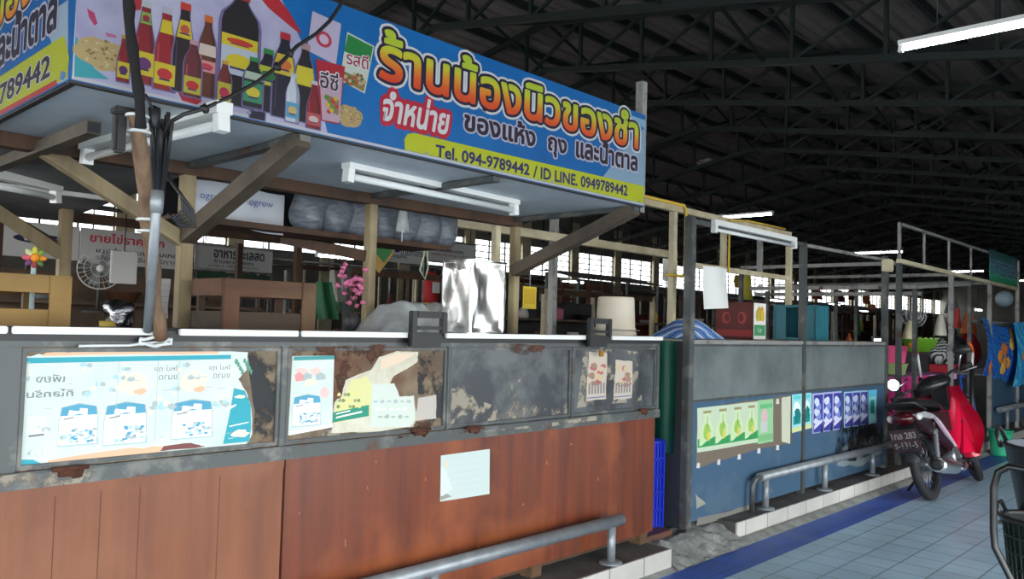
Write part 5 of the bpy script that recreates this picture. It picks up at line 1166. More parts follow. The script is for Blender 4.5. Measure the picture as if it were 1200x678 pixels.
# blue floral cloth hanging in front of the next stall
fl = stripes('blue floral print', [srgb(22, 70, 176), srgb(30, 130, 206), srgb(20, 90, 196), srgb(70, 180, 220), srgb(16, 56, 150)], 3.2, 'DIAGONAL', 9)
def drape(x0, x1, y, z0, z1, seed):
    return lambda u, v: (x0+(x1-x0)*u+.03*math.sin(5*v+seed), y-.06*math.sin(PI*v)*(1+.3*math.sin(7*u+seed))-.012*math.sin(19*u), z0+(z1-z0)*v+.06*math.sin(3*u+seed)*(1-v)+.05*math.sin(4*u+seed)*v)
def floral(lab, x0, x1, y, z0, z1, seed, mm):
    g = MB(); fn = drape(x0, x1, y, z0, z1, seed); g.grid(fn, 40, 24, mm); r = random.Random(seed)
    for k in range(7):
        u0, v0 = r.uniform(.1, .9), r.uniform(.1, .9)
        for q in range(6):
            a = q*PI/3; c0 = Vector(fn(min(.98, max(.02, u0+.05*math.cos(a))), min(.97, max(.03, v0+.06*math.sin(a))))); g.blob(c0+Vector((0, -.003, 0)), (.05, .008, .045), (flat(226, 150, 50), flat(206, 120, 60), flat(236, 190, 90))[k % 3], q, .2, 10)
    tag(g.build('floral_cloth'), lab, 'cloth')
floral('dark blue floral cloth with orange flowers hanging by the third frame post', 10.95, 12.5, 2.60, .80, 1.5, 2, fl)
fl2 = stripes('bright blue floral print', [srgb(30, 150, 226), srgb(60, 186, 236), srgb(20, 110, 206), srgb(96, 206, 240)], 2.4, 'DIAGONAL', 9)
floral('bright aqua floral cloth at the right picture edge', 12.05, 15.2, 2.50, .74, 1.56, 5, fl2)
s3b((10.8, 2.68, 1.5), (14.8, 2.68, 1.52), .03, steel_pale, 'hanging_rail')
t = thing('round_lamp', 'pale round lamp globe hanging above the blue floral cloth', 'lamp', (onY(1177, 350, 3.2).x, 3.2, onY(1177, 350, 3.2).z)); p = t.location.copy(); g = MB(); g.blob(p, (.13, .13, .13), flat(176, 200, 214, .3), 0, 0, 18); g.build('globe', t); g = MB(); g.tube([p+Vector((0, 0, .12)), p+Vector((0, 0, .62))], .008, black, 6); g.build('cord', t)
# fourth stall front
s4 = thing('market_counter', 'dull grey-blue steel counter at the right edge behind the green bin', 'counter', (13, Y2+.3, H))
g = MB(); g.box(11.3, 15.5, Y2+.01, Y2+.03, .2, .86, blue_sheet); g.box(11.3, 15.5, Y2+.03, Y2+.6, .84, .86, steel_pale); g.build('front_sheet', s4)
for x in (11.32, 13.2, 15.4): g = MB(); g.box(x, x+.05, Y2, Y2+.05, H, .87, steel_dark, bev=.004); g.build('leg', s4)
g = MB(); g.box(11.3, 15.5, Y2, Y2+.02, .84, .875, steel_dark, bev=.003); g.build('top_rail', s4)
rail('guard_rail', 'galvanised pipe guard rail at the right edge behind the green bin', 2.535, (11.9, 13.1, 14.3), 11.5, 15.0, .42, .035)
# blue folding chair
bl = mat('blue enamel tube', srgb(40, 84, 176), .4); p = onY(1135, 470, 2.66)
t = thing('folding_chair', 'blue tube chair frame behind the motorbike', 'chair', (p.x, 2.66, H))
for dx in (-.2, .24): g = MB(); g.tube([(p.x+dx, 2.6, H), (p.x+dx, 2.66, .5), (p.x+dx, 2.7, .86)], .014, bl, 10); g.build('leg', t); g = MB(); g.tube([(p.x+dx, 2.95, H), (p.x+dx, 2.72, .5)], .014, bl, 10); g.build('leg', t)
g = MB(); g.tube([(p.x-.2, 2.7, .85), (p.x+.24, 2.7, .85)], .014, bl, 10); g.tube([(p.x-.2, 2.68, .62), (p.x+.24, 2.68, .62)], .014, bl, 10); g.build('back_rail', t)
g = MB(); g.box(p.x-.2, p.x+.24, 2.68, 2.98, .49, .51, bl, bev=.006); g.build('seat', t)
# green bin
p = onZ(1150, 524, 0); gb = mat('sea green plastic', srgb(40, 160, 120), .45); R_ = .3
t = thing('plastic_bin', 'sea green ribbed plastic bin on the floor behind the motorbike', 'bin', (p.x, 2.36, 0)); t.location = (10.4, 2.28, 0)
g = MB(); pr = [(.09, 0)]+[(.09+.03*k/12+(.003 if k % 2 else 0), .27*k/12) for k in range(1, 13)]+[(.13, .27), (.13, .285), (.115, .285), (.085, .02), (0, .02)]; g.lathe(pr, (10.4, 2.28, 0), gb, 32); g.build('body', t)
g = MB(); g.lathe([(.131, .27), (.134, .278), (.131, .285)], (10.4, 2.28, 0), gb, 32, cap=False); g.build('rim', t)
# hand truck behind the motorbike
orange = flat(226, 110, 50)
a0 = onY(1079, 445, 2.72); a1 = onY(1139, 520, 2.30)
t = thing('hand_truck', 'black hand truck with orange hooked grips behind the motorbike', 'hand truck', (9.0, 2.5, 0))
def hook(px, Y, flip):
    q = lambda x, y: onY(x, y, Y); g = MB()
    base_ = q(px[2][0], px[2][1]); g.tube([(base_.x+.02, base_.y, .05), base_], .024, black, 10); g.build('upright', t)
    m0, m1, m2 = q(*px[1]), q(*px[0]), base_; g = MB(); g.tube([m2, m2.lerp(m0, .5), m0], .014, tube_off, 10); g.build('handle_tube', t)
    g = MB(); g.tube([m0, m0.lerp(m1, .5)+Vector((.012, 0, .012)), m1], .016, orange, 10); g.build('grip', t)
hook(((1067, 403), (1075, 414), (1079, 442)), 2.72, 0); hook(((1136, 402), (1140, 412), (1139, 428)), 2.42, 0)
for z in (.2, .5, .66): g = MB(); c0 = onY(1079, 442, 2.72); c1_ = onY(1139, 428, 2.42); g.tube([(c0.x+.01, c0.y, z), (c1_.x+.01, c1_.y, z)], .012, black, 8); g.build('crossbar', t)
g = MB(); c0 = onY(1079, 442, 2.72); c1_ = onY(1139, 428, 2.42); g.prism([(c0.x-.2, c0.y, .03), (c1_.x-.2, c1_.y, .03), (c1_.x+.02, c1_.y, .03), (c0.x+.02, c0.y, .03)], (0, 0, .01), black); g.build('toe_plate', t)
for q in (c0, c1_): g = MB(); g.lathe([(.06, -.02), (.1, -.018), (.1, .018), (.06, .02)], (q.x+.13, q.y, .1), rubber, 20, 'Y'); g.build('wheel', t)

# ================================================================== MOTORBIKE
LEAN = math.radians(12); BO = Vector((7.06, 2.02, 0))
BM = Matrix.Translation(BO) @ Matrix.Rotation(math.radians(0), 4, 'Z') @ Matrix.Rotation(-LEAN, 4, 'X')
bike = thing('motorbike', 'red and black underbone motorbike leaning on its stand in the aisle', 'motorbike', BO)
STEER = math.radians(24)
ax0 = Vector((.93, 0, .86)); axd = Vector((-.44, 0, .9)).normalized()
HM = Matrix.Translation((-.03, .06, -.065)) @ Matrix.Translation(ax0) @ Matrix.Rotation(math.radians(-9), 4, 'X') @ Matrix.Translation(-ax0)
SM = Matrix.Translation(ax0) @ Matrix.Rotation(STEER, 4, axd) @ Matrix.Translation(-ax0)
def bp(g, name, lab=None, parent=None, steer=False, bev=0):
    M = BM @ SM if steer else BM
    if name in ('handlebar', 'grip', 'lever', 'headset_cover', 'headlight'): M = BM @ HM @ SM
    g.v = [M @ Vector(v) for v in g.v]; o = g.build(name, parent or bike, bev=bev)
    if lab: o['label'] = lab
    return o
red = mat('glossy red plastic', srgb(206, 20, 60), .22); blackpl = mat('satin black plastic', (.014, .015, .017, 1), .32); silver = mat('silver paint', srgb(190, 192, 198), .25, .4); alloy = mat('cast alloy', srgb(150, 152, 156), .35, .8); exh = mat('chrome plating', (.78, .78, .8, 1), .32, 1); maroon = mat('dark maroon plastic', srgb(36, 12, 22), .3)
def wheel(cx, steer):
    c = Vector((cx, 0, .285)); n = 40
    g = MB(); prof = [(.215, -.024), (.23, -.031), (.262, -.033), (.28, -.02), (.285, 0), (.28, .02), (.262, .033), (.23, .031), (.215, .024)]; g.lathe(prof, c, rubber, n, 'Y', cap=False); tyre = bp(g, 'tyre', None, None, steer)
    g = MB(); g.lathe([(.2, -.02), (.218, -.028), (.21, -.016), (.206, 0), (.21, .016), (.218, .028), (.2, .02), (.196, 0), (.2, -.02)], c, blackpl, n, 'Y', cap=False); bp(g, 'rim', None, None, steer)
    g = MB()
    for k in range(32):
        a = 2*PI*k/32; s = 1 if k % 2 else -1; b_ = a+.35*(1 if k % 4 < 2 else -1); g.tube([c+Vector((.05*math.cos(b_), .022*s, .05*math.sin(b_))), c+Vector((.192*math.cos(a), 0, .192*math.sin(a)))], .0022, alloy, 5)
    bp(g, 'spokes', None, None, steer)['kind'] = 'stuff'
    g = MB(); g.lathe([(.02, -.06), (.055, -.05), (.06, -.03), (.06, .03), (.055, .05), (.02, .06)], c, alloy, 24, 'Y'); bp(g, 'hub', None, None, steer)
wheel(0, False); wheel(1.24, True)
# rear end
g = MB()
def fender(cx, r, a0, a1, w, m, steer=False, name='fender', thick=.006):
    g = MB(); c = Vector((cx, 0, .285)); nn = 22
    def fn(u, v):
        a = a0+(a1-a0)*u; s = (v-.5)*2; rr = r-.03*s*s; return c+Vector((rr*math.cos(a), w*s, rr*math.sin(a)))
    g.grid(fn, nn, 6, m); return bp(g, name, None, None, steer)
fender(0, .335, math.radians(60), math.radians(172), .06, blackpl, name='rear_fender'); fender(1.24, .325, math.radians(20), math.radians(190), .062, red, True, 'front_fender')
# plate
g = MB(); mt = Matrix.Translation((-.335, 0, .50)) @ Matrix.Rotation(math.radians(-14), 4, 'Y')
g.box(-.004, .004, -.105, .105, -.09, .09, mat('plate maroon', srgb(52, 34, 38), .4), mtx=mt, bev=.002); plate = bp(g, 'number_plate', 'dark number plate with two lines of pale characters')
g = MB(); wp = flat(140, 134, 136)
word(g, '1กล 283', lambda u, v, l: mt @ Vector((-.006-l, u, v)), (.09, .015, -.09, .065), wp, .02); word(g, 'ร-131-5', lambda u, v, l: mt @ Vector((-.006-l, u, v)), (.085, -.06, -.085, -.012), wp, .02); bp(g, 'plate_characters', None, plate)
g = MB(); g.prism([(-.33, -.07, .45), (-.2, -.06, .66), (-.14, -.06, .66), (-.29, -.07, .36)], (0, .14, 0), blackpl); bp(g, 'plate_bracket', None)
g = MB(); g.blob((-.27, 0, .665), (.07, .085, .055), mat('dark red lens', srgb(64, 8, 16), .2), 0, 0, 18); bp(g, 'tail_light')
for s in (-1, 1):
    g = MB(); g.blob((-.24, .11*s, .67), (.05, .022, .03), mat('clear lens', srgb(206, 206, 200), .15), 0, 0, 14); bp(g, 'indicator')
    g = MB(); g.prism([(-.28, .085*s, .69), (-.1, .115*s, .70), (.04, .125*s, .675), (.10, .13*s, .64), (.0, .125*s, .635), (-.12, .11*s, .655), (-.26, .08*s, .66)], (0, -.03*s, 0), silver); bp(g, 'side_panel', 'silver side panel')
    g = MB(); g.prism([(-.24, .075*s, .645), (-.06, .11*s, .62), (.18, .125*s, .52), (.42, .12*s, .40), (.5, .11*s, .33), (.3, .11*s, .36), (.05, .105*s, .5), (-.18, .075*s, .57)], (0, -.03*s, 0), maroon); bp(g, 'side_cover', 'dark maroon side cover')
    g = MB(); g.prism([(.06, .128*s, .665), (.2, .131*s, .60), (.36, .131*s, .48), (.52, .121*s, .37), (.47, .121*s, .37), (.3, .131*s, .475), (.15, .131*s, .59)], (0, -.02*s, 0), mat('pearl white stripe', srgb(196, 176, 192), .3)); bp(g, 'body_stripe')
    g = MB(); g.tube([(-.0, .1*s, .29), (.1, .1*s, .6)], .012, exh, 10); g.tube([(.0+.1*q/14, .1*s, .31+.24*q/14) for q in range(15)], [.026 if q % 2 else .02 for q in range(15)], alloy, 12); bp(g, 'shock_absorber')
    g = MB(); g.tube([(0, .075*s, .285), (.36, .075*s, .34)], .018, blackpl, 8); bp(g, 'swing_arm')
# seat
g = MB()
def seat(u, v):
    x = -.27+.92*u; w = (.095+.045*math.sin(PI*min(1, u*1.2)))*(1 if u < .7 else 1-.55*(u-.7)/.3); a = PI*v; z0 = .715+.055*(1-u)**2+(.02 if u < .55 else -.02*(u-.55)); e = min(1, min(u, 1-u)*9)**.5
    return (x, w*math.cos(a), z0-.03+(.075*math.sin(a)**.6)*e)
g.grid(seat, 26, 14, mat('black vinyl', (.016, .016, .018, 1), .42)); g.poly([seat(u/12, 0) for u in range(13)]+[seat(1-u/12, 1) for u in range(13)], blackpl); bp(g, 'seat')
g = MB(); g.tube([(-.12, -.13, .72), (-.3, -.11, .78), (-.33, 0, .79), (-.3, .11, .78), (-.12, .13, .72)], .011, blackpl, 10); bp(g, 'grab_rail')
g = MB(); g.prism([(-.2, -.08, .68), (.6, -.09, .67), (.62, -.08, .5), (.2, -.08, .52), (-.1, -.07, .6)], (0, .16, 0), blackpl); bp(g, 'body_core')
# leg shield, tunnel
g = MB()
def shield(u, v):
    s = 2*u-1; z = .27+.60*v; w = (.20+.06*math.sin(PI*v))*(.8+.2*math.sin(PI*min(1, v*1.2+.1))); x = 1.0-.16*v+.02-.13*abs(s)**2.2*(1-.3*v); return (x, w*s*1.05, z)
g.grid(shield, 22, 18, red); g.grid(lambda u, v: (shield(1-u, v)[0]+.012, shield(1-u, v)[1], shield(1-u, v)[2]), 22, 18, red); bp(g, 'leg_shield')
g = MB(); g.grid(lambda u, v: (.52+.38*v, .12*math.cos(PI*u), .33+.42*v**1.6+.09*math.sin(PI*u)), 12, 12, red); bp(g, 'tunnel_cover')
g = MB(); g.prism([(.72, -.10, .30), (.98, -.16, .28), (1.0, -.17, .60), (.93, -.14, .80), (.87, -.11, .74), (.88, -.1, .5)], (0, .02, 0), red); bp(g, 'shield_side')
g = MB(); g.prism([(.72, .08, .30), (.98, .14, .28), (1.0, .15, .60), (.93, .12, .80), (.87, .09, .74), (.88, .08, .5)], (0, .02, 0), red); bp(g, 'shield_side')
g = MB(); g.lathe([(.016, -.004), (.016, .004)], (.855, -.10, .56), black, 14, 'X'); bp(g, 'key_lock')
g = MB(); g.box(.86, .866, -.06, .0, .63, .637, white_paint); bp(g, 'badge_strip')
g = MB(); g.prism([(.74, -.07, .86), (.87, -.07, .95), (.93, -.06, .72), (.84, -.04, .5), (.78, -.04, .5), (.80, -.05, .7)], (0, .13, 0), blackpl); bp(g, 'inner_fairing')
# engine
g = MB(); g.box(.38, .62, -.09, .09, .22, .37, alloy, bev=.03); g.lathe([(.075, -.125), (.08, -.1), (.08, .12), (.07, .13)], (.46, 0, .3), alloy, 24, 'Y'); bp(g, 'engine')
g = MB()
for k in range(7): g.lathe([(.055, 0), (.055, .008)], (.64+.026*k, 0, .32), alloy, 20, 'X')
g.lathe([(.035, 0), (.035, .2)], (.62, 0, .32), alloy, 16, 'X'); bp(g, 'cylinder')
g = MB(); g.tube([(.72, -.04, .28), (.66, -.12, .2), (.5, -.145, .19), (.3, -.15, .21)], .016, exh, 10); g.tube([(.3, -.15, .21), (.22, -.152, .225), (-.16, -.155, .285), (-.2, -.155, .29)], [.02, .05, .062, .05], exh, 18); bp(g, 'exhaust')
g = MB(); g.lathe([(.026, 0), (.046, .002), (.046, .02), (.03, .03)], (-.225, -.155, .293), black, 16, 'X'); bp(g, 'exhaust_tip')
g = MB(); g.tube([(.42, -.2, .26), (.42, .2, .26)], .012, black, 8); g.tube([(.42, -.2, .26), (.42, -.26, .265)], .02, rubber, 10); g.tube([(.42, .2, .26), (.42, .26, .265)], .02, rubber, 10); bp(g, 'foot_rest')
g = MB(); g.tube([(.34, .1, .24), (.28, .27, .055)], .012, black, 8); bp(g, 'side_stand')
# front
for s in (-1, 1):
    g = MB(); g.tube([(1.24, .075*s, .285), (1.03, .075*s, .70)], .02, alloy, 12); bp(g, 'fork_leg', None, None, True)
g = MB()
for s in (-1, 1): g.tube([(.88, 0, .94), (.875, .1*s, .965), (.84, .2*s, 1.0), (.76, .32*s, .985)], .012, blackpl, 10)
bp(g, 'handlebar', None, None, True)
for s in (-1, 1):
    g = MB(); g.tube([(.80, .25*s, .993), (.735, .36*s, .98)], .019, rubber, 12); bp(g, 'grip', None, None, True)
    g = MB(); g.tube([(.86, .22*s, .975), (.83, .28*s, .96), (.765, .39*s, .94)], .006, alloy, 8); bp(g, 'lever', None, None, True)
g = MB(); g.blob((.88, 0, .955), (.14, .17, .085), blackpl, 2, .05, 20); g.blob((.99, 0, .93), (.08, .11, .08), blackpl, 0, 0, 18); bp(g, 'headset_cover', None, None, True)
g = MB(); g.blob((1.04, 0, .92), (.045, .09, .06), mat('clear lens', (1, 1, 1, 1), .1), 0, 0, 18); bp(g, 'headlight', None, None, True)
# mirrors: right one seen dark from behind, left one catching the daylight
g = MB(); g.tube([(.85, -.17, .99), (.83, -.21, 1.1), (.82, -.23, 1.14)], .006, exh, 8); g.blob((.82, -.24, 1.17), (.018, .075, .045), blackpl, 0, 0, 18); bp(g, 'mirror', None, None, False)
lp = onX(1047, 451, BO.x+.75)
g = MB(); q = BM.inverted() @ lp; g.tube([(.83, .25, .98), (q.x+.03, q.y-.04, q.z-.02), (q.x+.02, q.y, q.z)], .006, exh, 8); mir = bp(g, 'mirror', None, None, False)
nrm = (CAM-lp).normalized()+Vector((-.25, -1, .22)).normalized(); nrm.normalize(); uu = nrm.cross(Vector((0, 0, 1))).normalized(); vv = uu.cross(nrm)
g = MB(); g.prism([lp-nrm*.004+uu*.062*math.cos(a)+vv*.057*math.sin(a) for a in [2*PI*k/24 for k in range(24)]], nrm*-.02, blackpl); g.build('mirror_shell', mir)
g = MB(); g.poly([lp+nrm*.001+uu*.055*math.cos(a)+vv*.05*math.sin(a) for a in [2*PI*k/24 for k in range(24)]], mat('mirror glass', (.95, .95, 1, 1), .03, 1)); g.build('mirror_glass', mir)

# ================================================================== TROLLEY AT THE RIGHT EDGE
t = thing('trolley', 'black tube trolley with a rounded hoop at the right picture edge', 'trolley', (3.85, .55, 0))
tubeb = mat('black lacquered tube', (.01, .01, .011, 1), .3)
for x in (3.5, 4.3):
    g = MB(); pts = [(x, .66, .06), (x, .73, .41), (x, .785, .52), (x, .79, .58), (x, .79, .74), (x, .775, .80), (x, .74, .825), (x, .69, .822), (x, .4, .77), (x, .3, .75), (x, .26, .7), (x, .28, .5), (x, .36, .06)]; g.tube(pts, .013, tubeb, 12); g.build('hoop', t)
for y, z in ((.655, .1), (.365, .1)): g = MB(); g.tube([(3.5, y, z), (4.3, y, z)], .009, tubeb, 10); g.build('side_bar', t)
g = MB()
for k in range(9): y = .34+.04*k; g.tube([(3.5, y, .115), (4.3, y, .115)], .004, tubeb, 6)
g.build('lower_grid', t)['kind'] = 'stuff'
for x in (3.55, 4.25):
    for y in (.37, .65): g = MB(); g.lathe([(.02, -.012), (.05, -.01), (.05, .01), (.02, .012)], (x, y, .05), rubber, 18, 'Y'); g.build('wheel', t)
def tub(lab, c, r0, r1, h, m, liner):
    t = thing('tub', lab, 'tub', c); g = MB(); g.lathe([(r0, 0), (r1, h), (r1+.012, h), (r1+.012, h+.012), (r1-.01, h+.012), (r1-.012, h-.02), (r0-.008, .01), (0, .01)], c, m, 36); g.build('body', t)
    for s in (-1, 1):
        g = MB(); b_ = Vector(c)+Vector((0, s*(r1+.005), h)); g.tube([b_+Vector((-.06, 0, -.01)), b_+Vector((-.05, s*.02, .05)), b_+Vector((0, s*.025, .075)), b_+Vector((.05, s*.02, .05)), b_+Vector((.06, 0, -.01))], .009, m, 10); g.build('handle', t)
    if liner:
        g = MB(); g.lathe([(r1-.008, h+.016), (r1-.03, h-.01), (r1-.05, h-.05), (0, h-.06)], c, mat('silvery bag liner', srgb(150, 158, 170), .3, .4, bump=.8, scale=20), 30, cap=False); g.build('liner', t)
tub('black round tub with silvery liner on the trolley', (4.06, .655, .545), .16, .215, .30, blackpl, True)
g = MB(); g.box(3.88, 4.3, .42, .86, .533, .544, tubeb); g.build('upper_shelf', bpy.data.objects['trolley'])
for x in (3.87, 4.28): g = MB(); g.tube([(x, .5, .12), (x, .5, .534)], .008, tubeb, 8); g.build('shelf_leg', bpy.data.objects['trolley'])
bk = mat('dark green mesh plastic', srgb(22, 40, 38), .5)
t = thing('mesh_basket', 'dark green mesh basket low on the trolley', 'basket', (3.70, .585, .125)); c = t.location.copy()
g = MB()
for k in range(9): z = .0+.48*k/8; r_ = .155+.045*k/8; g.tube([c+Vector((min(r_, .155)*math.cos(a)*.95, r_*math.sin(a)*1.08, z)) for a in [2*PI*q/28 for q in range(28)]], .006, bk, 6, closed=True)
for q in range(44): a = 2*PI*q/44; g.tube([c+Vector((.148*math.cos(a), .167*math.sin(a), 0)), c+Vector((.148*math.cos(a), .216*math.sin(a), .48))], .004, bk, 5)
g.grid(lambda u, v: c+Vector((.14*math.cos(2*PI*u), (.155+.045*v)*math.sin(2*PI*u), .48*v)), 28, 4, mat('dark basket lining', srgb(14, 24, 24), .7)); g.poly([c+Vector((.14*math.cos(2*PI*q/28), .155*math.sin(2*PI*q/28), .004)) for q in range(28)], bk); g.build('mesh_wall', t)
g = MB(); g.tube([c+Vector((.155*math.cos(a), .222*math.sin(a), .485)) for a in [2*PI*q/32 for q in range(32)]], .011, blackpl, 8, closed=True); g.build('rim', t)
g = MB(); g.tube([c+Vector((-.05, .215, .485)), c+Vector((-.04, .23, .53)), c+Vector((.03, .23, .53)), c+Vector((.05, .215, .485))], .008, blackpl, 8); g.build('handle', t)
# ================================================================== THE MARKET BEHIND
def board_sign(lab, Y, x0, x1, z0, z1, base, fn, frame=None, hang_to=None, cat='sign'):
    t = thing('hanging_sign', lab, cat, ((x0+x1)/2, Y, z0)); g = MB(); g.box(x0, x1, Y, Y+.015, z0, z1, base); g.build('board', t)
    if frame:
        g = MB(); g.tube([(x0, Y, z0), (x1, Y, z0), (x1, Y, z1), (x0, Y, z1)], .012, frame, 6, closed=True); g.build('frame', t)
    g = MB(); fn(g, lambda u, v, l: (u, Y-.001-l, v)); 
    if g.v: g.build('lettering', t)
    g = MB()
    for x in (x0+.1*(x1-x0), x1-.1*(x1-x0)): g.tube([(x, Y+.008, z1), (x, Y+.008, hang_to or z1+.3)], .006, black, 6)
    g.build('hanger', t)['kind'] = 'stuff'
    return t
reds = flat(190, 60, 70); dkt = flat(50, 52, 60)
def s_left(g, fn):
    g.poly([fn(2.05+.2*math.cos(a), 1.86+.038*math.sin(a), .001) for a in [2*PI*k/28 for k in range(28)]], flat(28, 32, 70))
    word(g, 'จำหน่าย', fn, (1.92, 1.842, 2.18, 1.885), white_p, .01, (), 0, .0004, 5); word(g, 'ส่ง', fn, (1.98, 1.755, 2.1, 1.80), flat(150, 160, 120), .01, (), 0, .0004, 3)
board_sign('white sign with a dark oval at the left edge behind the yellow crate', 7.0, 1.5, 2.32, 1.715, 1.985, flat(206, 206, 202), s_left, None, 2.3)
def s_red(g, fn):
    word(g, 'ขายไข่ราคาถูก', fn, (2.40, 1.855, 3.0, 1.955), reds, .03); word(g, 'ขายส่ง ขนมและเบเกอรี่', fn, (2.45, 1.795, 3.16, 1.84), dkt, .02); word(g, 'ราคาส่ง ปลีก บริการ', fn, (2.45, 1.735, 3.12, 1.78), flat(110, 110, 116), .02)
board_sign('white sign with red headline behind the leaning wooden pole', 7.0, 2.33, 3.25, 1.70, 1.985, flat(196, 194, 192), s_red, None, 2.3)
def s_two(g, fn):
    word(g, 'อาหารทะเลสด', fn, (3.95, 1.91, 4.52, 1.99), dkt, .03); word(g, 'ร้านพวงเพชร', fn, (3.95, 1.855, 4.4, 1.895), flat(90, 90, 100), .02); word(g, 'ปลา กุ้ง หมึก', fn, (3.9, 1.805, 4.45, 1.84), flat(120, 120, 126), .02)
board_sign('grey white sign with dark script above the reddish crate', 8.0, 3.75, 4.62, 1.78, 2.03, flat(190, 192, 190), s_two, steel_pale, 2.4)
board_sign('dark green sign strip just above the reddish crate', 8.05, 3.8, 4.62, 1.63, 1.76, flat(30, 70, 50), lambda g, fn: word(g, 'กุ้ง', fn, (4.1, 1.66, 4.3, 1.73), flat(90, 130, 100), .02), None, 2.4)
def s_three(g, fn):
    word(g, 'นิง', fn, (6.9, 2.28, 7.2, 2.46), flat(40, 50, 130), .05); word(g, 'ร้านขายถุง', fn, (7.25, 2.36, 7.6, 2.47), reds, .02); word(g, 'บ.เบทาโกร', fn, (7.2, 2.24, 7.6, 2.34), flat(90, 96, 100), .02); word(g, '(นายบุญยง)', fn, (6.9, 2.18, 7.3, 2.24), dkt, .02)
board_sign('pale sign with big dark blue letters left of the tin can', 9.0, 6.6, 7.68, 2.13, 2.52, flat(206, 210, 212), s_three, None, 2.9)
def s_four(g, fn):
    word(g, 'รับสั่งผลไม้และของสด', fn, (7.85, 2.36, 8.5, 2.42), dkt, .02); word(g, 'ขายปลีก-ส่ง ราคาถูก โทรสั่งได้', fn, (7.85, 2.29, 8.6, 2.34), flat(150, 80, 80), .02)
board_sign('pale framed sign with fine print right above the tin can', 9.1, 7.72, 8.75, 2.2, 2.52, flat(196, 200, 202), s_four, steel_dark, 2.9)
# fan, boards, papers on the left
c = onY(117, 315, 6.3); fan('electric_fan', 'small grey desk fan below the red headline sign', c, .15, (-.3, -.95, .05), 1.3, flat(190, 190, 186))
a = onY(131, 293, 5.7); b = onY(160, 333, 5.7)
g = MB(); g.box(a.x, b.x, 5.7, 5.72, b.z, a.z, flat(206, 204, 200), bev=.004); g.tube([((a.x+b.x)/2, 5.71, a.z), ((a.x+b.x)/2, 5.71, 1.98)], .004, black, 6); tag(g.build('white_board'), 'blank white board hanging right of the small desk fan', 'board')
a = onY(186, 326, 4.2); b = onY(197, 373, 4.2)
g = MB(); g.grid(lambda u, v: (a.x+(b.x-a.x)*u, 4.2+.01*math.sin(5*v), b.z+(a.z-b.z)*v), 3, 8, flat(176, 176, 172)); 
for k in range(6): g.box(a.x+.005, b.x-.005, 4.187, 4.188, b.z+.02+.03*k, b.z+.022+.03*k, flat(130, 130, 130))
tag(g.build('price_list'), 'narrow paper list hanging between the leaning pole and the corner canopy post', 'paper')
p = onY(140, 368, 6.2); g = MB(); g.box(p.x-.22, p.x+.2, 6.05, 6.4, 1.021, p.z-.1, flat(40, 38, 38), bev=.01); g.box(p.x-.2, p.x+.18, 6.04, 6.05, 1.04, p.z-.12, flat(56, 52, 50)); tag(g.build('storage_box'), 'dark box under the crumpled silvery foil bag', 'box')
g = MB(); g.blob((p.x, 6.2, p.z), (.1, .08, .1), mat('crumpled foil', (.6, .62, .66, 1), .2, 1, bump=1.2, scale=14), 3, .22, 22); tag(g.build('foil_bag'), 'crumpled silvery foil bag on a dark box behind the leaning pole', 'bag')
p = onY(505, 336, 8.0); t = thing('fire_extinguisher', 'red fire extinguisher hanging behind the tin can', 'fire extinguisher', (p.x, 8.0, p.z-.2)); g = MB(); g.lathe([(.09, 0), (.1, .02), (.1, .32), (.05, .38), (.03, .4)], t.location, flat(190, 30, 40), 18); g.build('cylinder', t)
g = MB(); g.lathe([(.03, .4), (.03, .44)], t.location, black, 12); g.tube([t.location+Vector((0, 0, .42)), t.location+Vector((.07, -.02, .44)), t.location+Vector((.11, -.03, .2))], .012, black, 8); g.build('valve', t)
g = MB(); g.box(t.location.x-.06, t.location.x+.06, 7.895, 7.9, t.location.z+.12, t.location.z+.26, white_p); g.build('label_plate', t)
g = MB(); g.box(t.location.x-.03, t.location.x+.03, 8.11, 8.15, H, t.location.z+.6, steel_dark); g.box(t.location.x-.05, t.location.x+.05, 8.09, 8.11, t.location.z+.2, t.location.z+.24, steel_dark); g.build('mounting_post', t)
p = onY(443, 296, 4.6); t = thing('diamond_sign', 'green and yellow diamond board right of the middle canopy post', 'sign', (p.x, 4.6, p.z-.14)); mt = Matrix.Translation((p.x, 4.6, p.z)) @ Matrix.Rotation(.7, 4, 'Y')
g = MB(); g.box(-.1, .1, -.006, .006, -.1, .1, flat(176, 140, 70), mtx=mt); g.box(-.03, .08, -.009, -.006, -.02, .09, flat(40, 120, 60), mtx=mt); g.build('board', t)
g = MB(); g.tube([(p.x, 4.6, p.z+.13), (p.x, 4.6, 1.9)], .004, black, 6); g.build('string', t)
# pendant strings of green and white rope
a = onY(497, 265, 3.6); g = MB(); g.tube([(a.x, 3.6, 1.8), (a.x+.01, 3.6, 1.7), (a.x-.02, 3.6, 1.6), (a.x+.02, 3.6, 1.55), (a.x+.04, 3.6, 1.62), (a.x+.02, 3.6, 1.8)], .005, flat(190, 206, 170), 8); tag(g.build('rope_loop'), 'pale green rope loop hanging under the loft shelf', 'rope')

